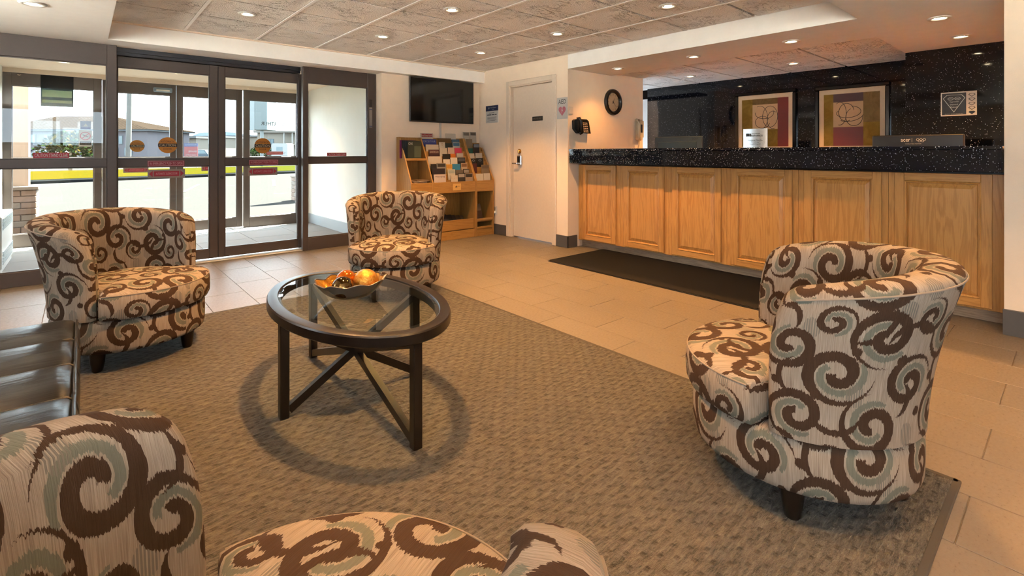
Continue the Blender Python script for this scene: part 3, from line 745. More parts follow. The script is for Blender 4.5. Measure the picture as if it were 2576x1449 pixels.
# framed prints
def print_frame(label, y0, y1, z0, z1, split, blocks, curves):
    X = 6.83; p = thing('framed_print', label, 'picture', (X, (y0 + y1) / 2, z0)); o = (X, 0, 0); ww = .045
    f = MB()
    f.box(X - .035, X, y0, y1, z0, z0 + ww, .008).box(X - .035, X, y0, y1, z1 - ww, z1, .008).box(X - .035, X, y0, y0 + ww, z0 + ww, z1 - ww, .008).box(X - .035, X, y1 - ww, y1, z0 + ww, z1 - ww, .008)
    part('frame', f, flat('glossy_black_frame', (.0015, .002, .004), .14), p)
    part('mat_board', MB().box(X - .014, X - .004, y0 + ww, y1 - ww, z0 + ww, z1 - ww), flat('cream_mat', (.48, .37, .25), .6), p)
    a0, a1, b0, b1 = y0 + ww + .05, y1 - ww - .05, z0 + ww + .055, z1 - ww - .055
    for nm, u0, u1, v0, v1, c in blocks:
        part(nm, MB().box(X - .017, X - .014, a1 + (a0 - a1) * u1, a1 + (a0 - a1) * u0, b0 + (b1 - b0) * v0, b0 + (b1 - b0) * v1), c, p)
    ln = MB()
    for cu, cvv, ru, rv, t0, t1, tw in curves:
        q = []
        for i in range(22):
            t = t0 + (t1 - t0) * i / 21
            q.append((X - .0175, a1 + (a0 - a1) * (cu + ru * math.cos(t)), b0 + (b1 - b0) * (cvv + rv * math.sin(t) + tw * (i / 21))))
        ln.tube(q, .003, 5)
    part('brush_strokes', ln, flat('charcoal_ink', (.015, .012, .01), .6), p)
M_OLIVE = m_gold('olive_gold_panel', (.15, .09, .012), (.21, .135, .025), .5, 9, .001); M_OLIVE2 = m_gold('bronze_brown_panel', (.10, .06, .02), (.16, .10, .036), .5, 9, .001)
M_CRIM = flat('crimson_panel', (.12, .009, .006), .35); M_PALE = flat('pale_sand_panel', (.42, .27, .14), .5); M_PLUM = flat('plum_panel', (.04, .009, .012), .4)
print_frame('black framed abstract print with a tall crimson strip, beside the metal plaque', 2.36, 3.14, 1.10, 1.935, 0,
            [('panel', 0, .24, 0, 1, M_OLIVE), ('panel', .24, .78, .88, 1, M_OLIVE2), ('panel', .24, .78, .36, .88, M_PALE), ('panel', .24, .78, 0, .36, M_OLIVE), ('panel', .78, 1, 0, 1, M_CRIM)],
            [(.62, .62, .16, .22, 0, 6.3, 0), (.46, .50, .16, .13, 0.5, 6.0, .02), (.50, .70, .2, .12, 3, 6.6, 0), (.40, .60, .17, .25, 4.2, 8.2, 0), (.68, .55, .12, .18, 1, 5, 0)])
print_frame('black framed abstract print with a crimson band at its foot, beside the granite corner', 1.40, 2.15, 1.10, 1.92, 0,
            [('panel', 0, .18, 0, 1, M_OLIVE), ('panel', .18, .72, .84, 1, M_PLUM), ('panel', .18, .72, .36, .84, M_PALE), ('panel', .18, .72, 0, .36, M_CRIM), ('panel', .72, 1, .44, 1, M_OLIVE2), ('panel', .72, 1, 0, .44, M_OLIVE)],
            [(.46, .62, .22, .10, 2.6, 7.6, .04), (.42, .64, .14, .17, .2, 5.2, 0), (.56, .55, .15, .17, 2.0, 6.4, 0), (.30, .62, .12, .22, 4.5, 8.4, 0), (.52, .50, .2, .08, 3.2, 6.2, .1)])
# rating sign on the granite
sg = thing('rating_sign', 'black and white diamond rating sign on the granite wall', 'sign', (6.14, .747, 1.463)); o = (6.14, .872, 1.463)
mb = MB(); rect(mb, FX, o, 0, .25, 0, .222, 0, .006); part('plate', mb, M_PAPER, sg)
mb = MB(); rect(mb, FX, o, .008, .178, .010, .212, .006, .001); part('black_field', mb, M_BLACKP, sg)
mb = MB()
def outline(mb, pts, w):
    m = len(pts); cx = sum(p[0] for p in pts) / m; cy = sum(p[1] for p in pts) / m
    ins = [(cx + (p[0] - cx) * w, cy + (p[1] - cy) * w) for p in pts]
    mb.add([pt(FX, o, *p, .0075) for p in pts] + [pt(FX, o, *p, .0075) for p in ins], [(i, (i + 1) % m, m + (i + 1) % m, m + i) for i in range(m)])
outline(mb, [(.015, .165), (.042, .195), (.148, .195), (.172, .165), (.093, .032)], .94)
for cx in (.070, .118): disc(mb, FX, o, cx, .160, .0072, .0005, .021, .014, 20, .86); put_text(mb, 'AAA' if cx > .1 else 'CAA', pt(FX, o, cx, .160, .0068), *FX, .010, .026)
for i, s in enumerate(('Approved', 'Diamond', 'Rated')): put_text(mb, s, pt(FX, o, .093, .130 - i * .024, .0068), *FX, .013, .062 - .008 * i)
put_text(mb, 'AAA DIAMOND', pt(FX, o, .093, .018, .0068), *FX, .005, .13)
part('white_lettering', mb, M_PAPER, sg)
mb = MB()
for i in range(5):
    b0 = .185 - i * .040; gem = [(.192, b0 + .004), (.202, b0 + .014), (.232, b0 + .014), (.242, b0 + .004), (.217, b0 - .016)]
    if i < 4: outline(mb, gem, .72)
    else: poly(mb, FX, o, gem, .0062, .001)
part('diamond_marks', mb, M_BLACKP, sg)

# ================================================================== ALCOVE WALL: clock and telephones
ck = thing('wall_clock', 'round black wall clock with cream dial on the alcove wall', 'clock', (5.145, 3.955, 1.60)); o = (5.145, 3.955, 1.768)
rim = MB().lathe([(.118, .012), (.122, .028), (.140, .042), (.160, .036), (.168, .018), (.168, 0)], 48)
rim = MB().add([pt(FY, o, p[0], p[1], p[2]) for p in rim.v], rim.f); part('rim', rim, M_BLACKP, ck, 40)
mb = MB(); disc(mb, FY, o, 0, 0, 0, .012, .122, .122, 40); part('dial', mb, flat('cream_dial', (.42, .33, .22), .5), ck)
mb = MB()
for hgt in range(1, 13):
    a = PI / 2 - hgt * PI / 6; put_text(mb, str(hgt), pt(FY, o, .098 * math.cos(a), .098 * math.sin(a), .0122), *FY, .020)
part('numerals', mb, M_BLACKP, ck)
def hand(a, L, w): 
    c, s = math.cos(a), math.sin(a); return [(-.02 * c - w * s, -.02 * s + w * c), (-.02 * c + w * s, -.02 * s - w * c), (L * c, L * s)]
mb = MB(); poly(mb, FY, o, hand(PI / 2 - .42, .06, .004), .0145, .0015); part('hour_hand', mb, M_BLACKP, ck)
mb = MB(); poly(mb, FY, o, hand(PI / 2 - 2.35, .095, .003), .0165, .0015); disc(mb, FY, o, 0, 0, .0145, .005, .007, .007, 14); part('minute_hand', mb, M_BLACKP, ck)
ph = thing('desk_telephone', 'black push button telephone mounted on the alcove wall', 'telephone', (4.52, 3.955, 1.33)); o = (4.38, 3.955, 1.33)
mb = MB(); poly(mb, FY, o, [(.075, .035), (.275, .02), (.235, .17), (.20, .19), (.10, .19)], 0, .055); part('body', mb, M_BLACKP, ph)
mb = MB(); poly(mb, FY, o, [(0.0, .07), (.06, .02), (.10, .02), (.10, .195), (.02, .185), (-.005, .17)], 0, .04); part('cradle', mb, M_DARKP, ph)
path = [pt(FY, o, *q) for q in ((.03, .185, .05), (.045, .195, .075), (.055, .16, .085), (.065, .11, .088), (.078, .06, .085), (.085, .03, .072), (.075, .02, .05))]
part('handset', MB().tube(path, .022, 12), M_BLACKP, ph, 60)
mb = MB()
for r in range(6):
    for c in range(3): rect(mb, FY, o, .125 + c * .030 + .004 * r, .145 + c * .030 + .004 * r, .140 - r * .021, .149 - r * .021, .055, .004)
part('buttons', mb, flat('pale_keys', (.62, .46, .36), .5), ph)
w2 = thing('wall_telephone', 'cream corded wall telephone at the outer end of the alcove wall', 'telephone', (5.68, 3.955, 1.30)); o = (5.55, 3.955, 1.30)
mb = MB(); rect(mb, FY, o, .12, .245, 0, .265, 0, .012); part('wall_plate', mb, M_CREAMP, w2)
mb = MB(); rect(mb, FY, o, .085, .20, .025, .25, .012, .05); part('body', mb, M_CREAMP, w2)
part('handset', MB().tube([pt(FY, o, *q) for q in ((.05, .255, .05), (.04, .25, .085), (.04, .2, .095), (.04, .13, .095), (.045, .06, .095), (.045, .015, .085), (.055, .01, .05))], .022, 10), M_CREAMP, w2, 60)
mb = MB(); rect(mb, FY, o, .11, .17, .09, .20, .062, .003); part('number_card', mb, M_DARKP, w2)
cd = [pt(FY, o, .085 + .011 * math.cos(i * 1.25) + .02 * math.sin(i / 60 * PI), .02 - i * .0024, .05 + .011 * math.sin(i * 1.25)) for i in range(72)]
part('coiled_cord', MB().tube(cd, .003, 5), M_CREAMP, w2, 60)
bx = solo('wall_switch', MB().box(4.318, 4.385, 3.94, 3.955, 1.575, 1.665, .004), M_CASING, 'small beige box on the alcove wall beside the heart sign', 'switch')
# ================================================================== DOOR WALL AND FAR WALL
sg = thing('aed_sign', 'white AED sign with pink heart beside the cream door', 'sign', (XC, 4.043, 1.521)); o = (XC, 4.128, 1.521)
mb = MB(); rect(mb, FX, o, 0, .170, 0, .254, 0, .004); part('plate', mb, M_PAPER, sg)
part('lettering', put_text(MB(), 'AED', pt(FX, o, .085, .205, .004), *FX, .052, .125), M_BLACKP, sg)
hp = []
for i in range(36):
    t = 2 * PI * i / 36; hp.append((.085 + .0036 * 16 * math.sin(t) ** 3, .098 + .0040 * (13 * math.cos(t) - 5 * math.cos(2 * t) - 2 * math.cos(3 * t) - math.cos(4 * t))))
mb = MB(); poly(mb, FX, o, hp, .004, .001); part('heart', mb, ink((228, 132, 150)), sg)
mb = MB(); poly(mb, FX, o, [(.094, .135), (.070, .100), (.083, .100), (.072, .062), (.102, .108), (.088, .108)], .005, .001); part('lightning_bolt', mb, M_PAPER, sg)
sg = thing('wall_plaque', 'white notice with navy heading between the room corner and the door', 'sign', (XC, 5.375, 1.535)); o = (XC, 5.511, 1.535)
mb = MB(); rect(mb, FX, o, 0, .272, 0, .240, 0, .006); part('plate', mb, M_PAPER, sg)
mb = MB(); rect(mb, FX, o, 0, .272, .165, .240, .006, .001); part('heading_band', mb, ink((22, 40, 92)), sg)
mb = put_text(MB(), 'BW', pt(FX, o, .07, .205, .007), *FX, .026, .032); put_text(mb, 'Best Western', pt(FX, o, .17, .212, .007), *FX, .016, .12); put_text(mb, 'Hotels', pt(FX, o, .165, .188, .007), *FX, .010)
part('white_lettering', mb, M_PAPER, sg)
mb = MB(); rect(mb, FX, o, .03, .125, .106, .118, .006, .0006); rect(mb, FX, o, .135, .195, .106, .118, .006, .0006); rect(mb, FX, o, .205, .24, .106, .118, .006, .0006) # Hotel Inc. Ltd', pt(FX, o, .136, .112, .006), *FX, .014, .20)
rect(mb, FX, o, .07, .19, .136, .141, .006, .0006)
for i in range(4): rect(mb, FX, o, .035, .235 - .03 * (i == 3), .076 - i * .016, .080 - i * .016, .006, .0005)
part('lettering', mb, ink((60, 66, 80)), sg)
ol = thing('wall_outlet', 'white wall outlet with plug low beside the brochure rack', 'outlet', (XC, 5.306, .27)); o = (XC, 5.345, .268)
mb = MB(); rect(mb, FX, o, 0, .078, 0, .112, 0, .006); part('cover_plate', mb, M_WHITEP, ol)
mb = MB(); rect(mb, FX, o, .022, .056, .062, .098, .006, .002); part('socket', mb, flat('socket_grey', (.4, .39, .36), .5), ol)  # socket face greyer than the cover plate
part('plug', MB().box(XC - .034, XC - .006, 5.293, 5.323, .285, .318, .005), M_WHITEP, ol)
part('cable', MB().tube([(XC - .03, 5.308, .287), (XC - .034, 5.312, .24), (XC - .03, 5.32, .20), (XC - .02, 5.345, .17), (XC - .016, 5.36, .15)], .004, 6), M_DARKP, ol, 60)
tv = thing('television', 'flat black television mounted on the beige wall above the brochure rack', 'television', (3.65, 5.67, 1.50))
part('body', MB().box(3.20, 4.10, 5.60, 5.648, 1.55, 2.06, .01), M_BLACKP, tv); part('wall_bracket', MB().box(3.4, 3.9, 5.64, 5.668, 1.62, 1.98), M_BLACKP, tv)
part('bezel', MB().box(3.135, 4.135, 5.578, 5.604, 1.517, 2.096, .004), M_BLACKP, tv)
part('screen', MB().box(3.149, 4.121, 5.574, 5.579, 1.535, 2.083), M_SCREEN, tv)
cp = solo('cable_cover', MB().box(3.63, 3.655, 5.655, 5.67, 1.30, 1.535, .003), M_PAPER, 'white cable cover running down the wall below the television', 'cable cover')

# stickers on the glass: o is the lower corner, each a thing with plate and lettering
def sticker(name, label, x0, x1, z0, z1, y, bg, fg, s, tw=.88, th=.55, group=None, mirror=False, border=None):
    g = thing(name, label, 'sticker', ((x0 + x1) / 2, y, z0), group=group); o = (x0, y, z0); w, h = x1 - x0, z1 - z0
    if bg is not None:
        mb = MB(); rect(mb, FY, o, 0, w, 0, h, 0, .0012); part('plate', mb, bg, g)
    if border is not None:
        mb = MB(); e = h * .07
        for a in ((e, w - e, h - 2 * e, h - e), (e, w - e, e, 2 * e), (e, 2 * e, e, h - e), (w - 2 * e, w - e, e, h - e)): rect(mb, FY, o, *a, .0012, .0004)
        part('border', mb, border, g)
    part('lettering', put_text(MB(), s, pt(FY, o, w / 2, h / 2, .0012), *FY, h * th, w * tw, mirror=mirror), fg, g)
    return g
RED, PINK, CRIMS = ink((196, 30, 62)), ink((244, 190, 196)), ink((158, 26, 62))
y1 = Yf + .024
sticker('stand_clear_sticker', 'red caution stand clear sticker low on the wide fixed pane', -.316, -.088, 1.073, 1.120, y1, RED, ink((250, 240, 240)), 'CAUTION STAND CLEAR', .92, .62)
sticker('stand_clear_sticker', 'red caution stand clear sticker on the pane by the television wall', 2.179, 2.412, 1.079, 1.120, y1, RED, ink((250, 240, 240)), 'CAUTION STAND CLEAR', .92, .6)
y2 = Ys - .0012
for x0, x1, w in ((.476, .778, 'leaf beside the wide fixed pane'), (1.367, 1.668, 'leaf with the lock')):
    sticker('push_sticker', 'crimson emergency push sticker on the sliding ' + w, x0, x1, .984, 1.042, y2, CRIMS, PINK, 'IN EMERGENCY PUSH TO OPEN', .88, .42, border=PINK)
def slide_sticker(label, x0, x1, z0, z1, y, yb=.0012):
    g = thing('sliding_door_sticker', label, 'sticker', ((x0 + x1) / 2, y, z0)); o = (x0, y, z0); w, h = x1 - x0, z1 - z0
    mb = MB(); rect(mb, FY, o, 0, w, 0, h, 0, .0012); part('plate', mb, ink((168, 150, 140)), g)
    mb = MB(); rect(mb, FY, o, w * .16, w * .84, h * .2, h * .8, .0012, .0004)
    poly(mb, FY, o, [(w * .03, h * .5), (w * .13, h * .14), (w * .13, h * .86)], .0012, .0004); poly(mb, FY, o, [(w * .97, h * .5), (w * .87, h * .14), (w * .87, h * .86)], .0012, .0004)
    part('red_arrow', mb, ink((190, 24, 60)), g)
    part('lettering', put_text(MB(), 'AUTOMATIC SLIDING DOOR', pt(FY, o, w / 2, h / 2, .0017), *FY, h * .26, w * .58), PINK, g)
y3 = Ys + .0185
slide_sticker('red double arrow sliding door sticker on the inner leaf beside the wide fixed pane', .479, .785, .869, .954, y3)
slide_sticker('red double arrow sliding door sticker on the inner leaf with the lock', 1.363, 1.663, .869, .956, y3)
slide_sticker('small red double arrow sticker on the outer sliding leaf with the round caution mark', .406, .675, .853, .923, Yo + .0755)
slide_sticker('small red double arrow sticker on the outer sliding leaf next to the street number', 1.288, 1.56, .856, .928, Yo + .0755)
def round_sticker(label, cx, cz, r, y):
    g = thing('caution_sticker', label, 'sticker', (cx, y, cz - r)); o = (cx, y, cz)
    mb = MB(); disc(mb, FY, o, 0, 0, 0, .0012, r, r, 36); part('disc', mb, ink((226, 146, 40)), g)
    mb = MB(); a = math.asin(.22); pts = [(r * math.cos(t), r * math.sin(t)) for t in [-a + 2 * a * i / 6 for i in range(7)]]
    pts += [(-p[0], -p[1]) for p in pts]; poly(mb, FY, o, pts, .0012, .0004); part('dark_band', mb, ink((44, 34, 40)), g)
    part('white_lettering', put_text(MB(), 'CAUTION', pt(FY, o, 0, 0, .0017), *FY, r * .32, r * 1.7), ink((248, 222, 180)), g)
    mb = put_text(MB(), 'AUTOMATIC', pt(FY, o, 0, r * .46, .0012), *FY, r * .24, r * 1.5); put_text(mb, 'DOOR', pt(FY, o, 0, -r * .48, .0012), *FY, r * .24, r * .85)
    part('dark_lettering', mb, ink((50, 36, 36)), g)
round_sticker('round orange caution sticker on the inner leaf beside the wide fixed pane', .640, 1.194, .079, y3)
round_sticker('round orange caution sticker on the inner leaf with the lock', 1.511, 1.196, .085, y3)
round_sticker('small round yellow caution sticker on the outer sliding leaf', .552, 1.208, .080, Yo + .0755)
round_sticker('round caution sticker on the outer leaf, half hidden by the door stile', 1.455, 1.228, .085, Yo + .0755)
sticker('stand_clear_sticker', 'small red stand clear sticker on the outer pane below the street number', 2.136, 2.378, 1.089, 1.138, Yo + .019, ink((226, 110, 116)), PINK, 'CAUTION STAND CLEAR')
sticker('street_number', 'grey mirrored street number lettering on the outer pane', 2.06, 2.551, 1.537, 1.595, Yo + .020, None, ink((120, 120, 124)), '655 W ARTHUR', 1.0, .95, mirror=True)
g = thing('no_smoking_sticker', 'white no smoking sticker with red ring on the outer pane', 'sticker', (.028, Yo + .019, 1.195)); o = (-.035, Yo + .019, 1.195)
mb = MB(); rect(mb, FY, o, 0, .126, 0, .208, 0, .0012); part('plate', mb, M_PAPER, g)
mb = MB(); disc(mb, FY, o, .063, .135, .0012, .0004, .052, .052, 32, .82); poly(mb, FY, o, [(.026, .106), (.032, .100), (.100, .164), (.094, .170)], .0013, .0005); part('red_ring', mb, ink((232, 90, 96)), g)
mb = MB(); poly(mb, FY, o, [(.034, .146), (.038, .153), (.090, .126), (.086, .119)], .0012, .0003); rect(mb, FY, o, .01, .116, .022, .066, .0012, .0003); part('black_print', mb, ink((46, 48, 54)), g)
mb = put_text(MB(), 'SMOKING IS', pt(FY, o, .063, .054, .0016), *FY, .012, .085); put_text(mb, 'PROHIBITED', pt(FY, o, .063, .035, .0016), *FY, .012, .09); part('lettering', mb, M_PAPER, g)
g = thing('crest_sticker', 'pale blue crest sticker above the no smoking sticker', 'sticker', (.031, Yo + .019, 1.411)); o = (-.02, Yo + .019, 1.411)
mb = MB(); rect(mb, FY, o, 0, .102, 0, .106, 0, .0012); part('plate', mb, ink((168, 182, 220)), g)
mb = MB(); rect(mb, FY, o, .008, .094, .010, .026, .0012, .0003); part('blue_band', mb, ink((92, 100, 196)), g)
mb = MB(); poly(mb, FY, o, [(.03, .04), (.072, .04), (.051, .078)], .0012, .0004); part('white_mark', mb, M_PAPER, g)
g = thing('glass_notice', 'square green tinted notice on the wide fixed pane seen from behind', 'sign', (-.165, Yf + .024, 1.52))
part('film', MB().box(-.27, -.059, Yf + .0235, Yf + .0255, 1.52, 1.786), M_TINT, g)
mb = MB(); rect(mb, FY, (0, Yf + .0235, 0), -.26, -.07, 1.60, 1.66, 0, .0006); rect(mb, FY, (0, Yf + .0235, 0), -.26, -.07, 1.55, 1.575, 0, .0006); part('pale_print', mb, m_glass('pale_film', (1.0, .86, .60)), g)
sn = thing('door_sensor', 'slim blue grey motion sensor on the vestibule side above the outer doors', 'sensor', (.83, Yo - .04, 1.955))
part('housing', MB().box(.72, .93, Yo - .045, Yo, 1.94, 2.0, .008), flat('sensor_blue_grey', (.16, .22, .28), .35), sn); part('lens', MB().box(.75, .90, Yo - .048, Yo - .044, 1.95, 1.972), M_STEEL, sn)
g = thing('door_label', 'narrow black and white instruction label on the bronze stile by the television wall', 'label', (2.714, Yf, 1.432)); o = (2.695, Yf, 1.432)
mb = MB(); rect(mb, FY, o, 0, .037, .255, .350, 0, .001); part('black_label', mb, M_BLACKP, g)
mb = MB(); rect(mb, FY, o, 0, .037, 0, .252, 0, .001); part('white_label', mb, ink((176, 168, 160)), g)
mb = MB(); rect(mb, FY, o, 0, .037, .012, .022, .001, .0004); rect(mb, FY, o, 0, .037, .222, .230, .001, .0004); part('blue_stripe', mb, ink((60, 90, 150)), g)
# wall heater in the vestibule
ht = thing('wall_heater', 'white metal wall heater with louvres inside the vestibule', 'heater', (-.63, 6.97, 0))
part('casing', MB().box(-.70, -.56, 6.5, 7.44, .04, .526, .008), M_WHITEP, ht); part('plinth', MB().box(-.70, -.57, 6.48, 7.46, 0, .04), M_WHITEP, ht)
lv = MB()
for i in range(8): lv.box(-.561, -.553, 6.56, 7.40, .40 + i * .014, .406 + i * .014)
for i in range(9): lv.box(-.561, -.553, 6.56, 7.40, .08 + i * .014, .086 + i * .014)
part('louvres', lv, flat('grey_louvre', (.42, .46, .48), .4), ht)

# ================================================================== BROCHURE RACK
RY0, RY1 = 5.29, 5.655
def side_poly(): return [(RY1, 0), (RY0, 0), (RY0, .745), (RY1 - .075, 1.315), (RY1, 1.315)]
rk = thing('brochure_rack', 'wide oak brochure rack with stepped pockets and open base below the television', 'rack', (3.47, 5.47, 0))
for x in (2.985, 3.285, 3.945): part('side_panel', MB().prism(side_poly(), 'x', x, x + .016), M_RACK, rk)
part('back_panel', MB().box(3.0, 3.945, RY1 - .008, RY1, .0, 1.315), M_RACK, rk)
part('shelf', MB().box(3.001, 3.285, 5.445, RY1 - .008, 1.02, 1.05, .002), M_RACK_X, rk); part('shelf', MB().box(3.001, 3.285, RY0 + .01, RY1 - .008, .70, .745, .002), M_RACK_X, rk)
part('front_panel', MB().box(3.001, 3.285, RY0, RY0 + .016, .6, .745, .002).box(3.301, 3.945, RY0, RY0 + .016, .605, .745, .002), M_RACK_X, rk)
part('shelf', MB().box(3.001, 3.945, RY0 + .016, RY1 - .008, .6, .615), M_RACK_X, rk)
part('lower_shelf', MB().box(3.001, 3.945, RY0 + .05, RY1 - .008, .10, .115), M_RACK_X, rk)
part('lower_front', MB().box(3.001, 3.945, RY0 + .03, RY0 + .046, .115, .245, .002), M_RACK_X, rk)
part('plinth', MB().box(3.001, 3.945, RY0 + .01, RY0 + .03, 0, .105, .002), M_RACK_X, rk)
TIER = {0: 5.325, 1: 5.365, 2: 5.40, 3: 5.435, 4: 5.475, 5: 5.51, 6: 5.545, 7: 5.585, 8: 5.615}
ZB = {0: .66, 1: .745, 2: .82, 3: .90, 4: .975, 5: 1.05, 6: 1.115, 7: 1.175, 8: 1.235}
for t in range(1, 9):
    part('step', MB().box(3.301, 3.945, TIER[t] - .014, TIER[t] - .009, ZB[t] - .09, ZB[t] + .022), M_RACK_X, rk)
    part('step', MB().box(3.301, 3.945, TIER[t] - .009, TIER[t] + .022, ZB[t] - .006, ZB[t]), M_RACK_X, rk)
part('step', MB().box(3.301, 3.945, RY0 + .016, 5.352, .654, .66), M_RACK_X, rk)
mb = MB(); rect(mb, FY, (3.59, RY0, .635), 0, .125, 0, .085, 0, .002); bdg = part('badge', mb, flat('tan_badge', (.56, .33, .10), .35), rk)
mb = MB(); poly(mb, FY, (3.59, RY0, .635), [(.03, .04), (.06, .062), (.058, .045), (.07, .034)], .002, .0005); put_text(mb, 'NORTH', (3.672, RY0 - .002, .683), *FY, .012, .05); part('mark', mb, M_BLACKP, bdg)
r2 = thing('brochure_stand', 'narrow oak brochure stand with open base in the room corner', 'rack', (4.115, 5.47, 0))
for x in (3.964, 4.252): part('side_panel', MB().prism(side_poly() if x < 4 else [(RY1, 0), (RY0, 0), (RY0, .745), (RY1 - .1, 1.19), (RY1, 1.19)], 'x', x, x + .016), M_RACK, r2)
part('back_panel', MB().box(3.98, 4.252, RY1 - .008, RY1, 0, 1.19), M_RACK, r2)
part('front_panel', MB().box(3.98, 4.252, RY0, RY0 + .016, .6, .745, .002), M_RACK_X, r2); part('shelf', MB().box(3.98, 4.252, RY0 + .016, RY1 - .008, .6, .615), M_RACK_X, r2)
part('lower_shelf', MB().box(3.98, 4.252, RY0 + .02, RY1 - .008, .19, .205), M_RACK_X, r2); part('lower_front', MB().box(3.98, 4.252, RY0 + .01, RY0 + .022, .10, .125, .002).box(3.98, 4.252, RY0 + .01, RY0 + .022, .205, .235, .002), M_RACK_X, r2)
part('plinth', MB().box(3.98, 4.252, RY0 + .02, RY0 + .036, 0, .10, .002), M_RACK_X, r2)
for t in range(1, 9):
    part('step', MB().box(3.98, 4.252, TIER[t] - .014, TIER[t] - .009, ZB[t] - .09, ZB[t] + .022), M_RACK_X, r2)
    part('step', MB().box(3.98, 4.252, TIER[t] - .009, TIER[t] + .022, ZB[t] - .006, ZB[t]), M_RACK_X, r2)
part('step', MB().box(3.98, 4.252, RY0 + .016, 5.352, .654, .66), M_RACK_X, r2)
W, K = (236, 226, 210), (28, 26, 30)
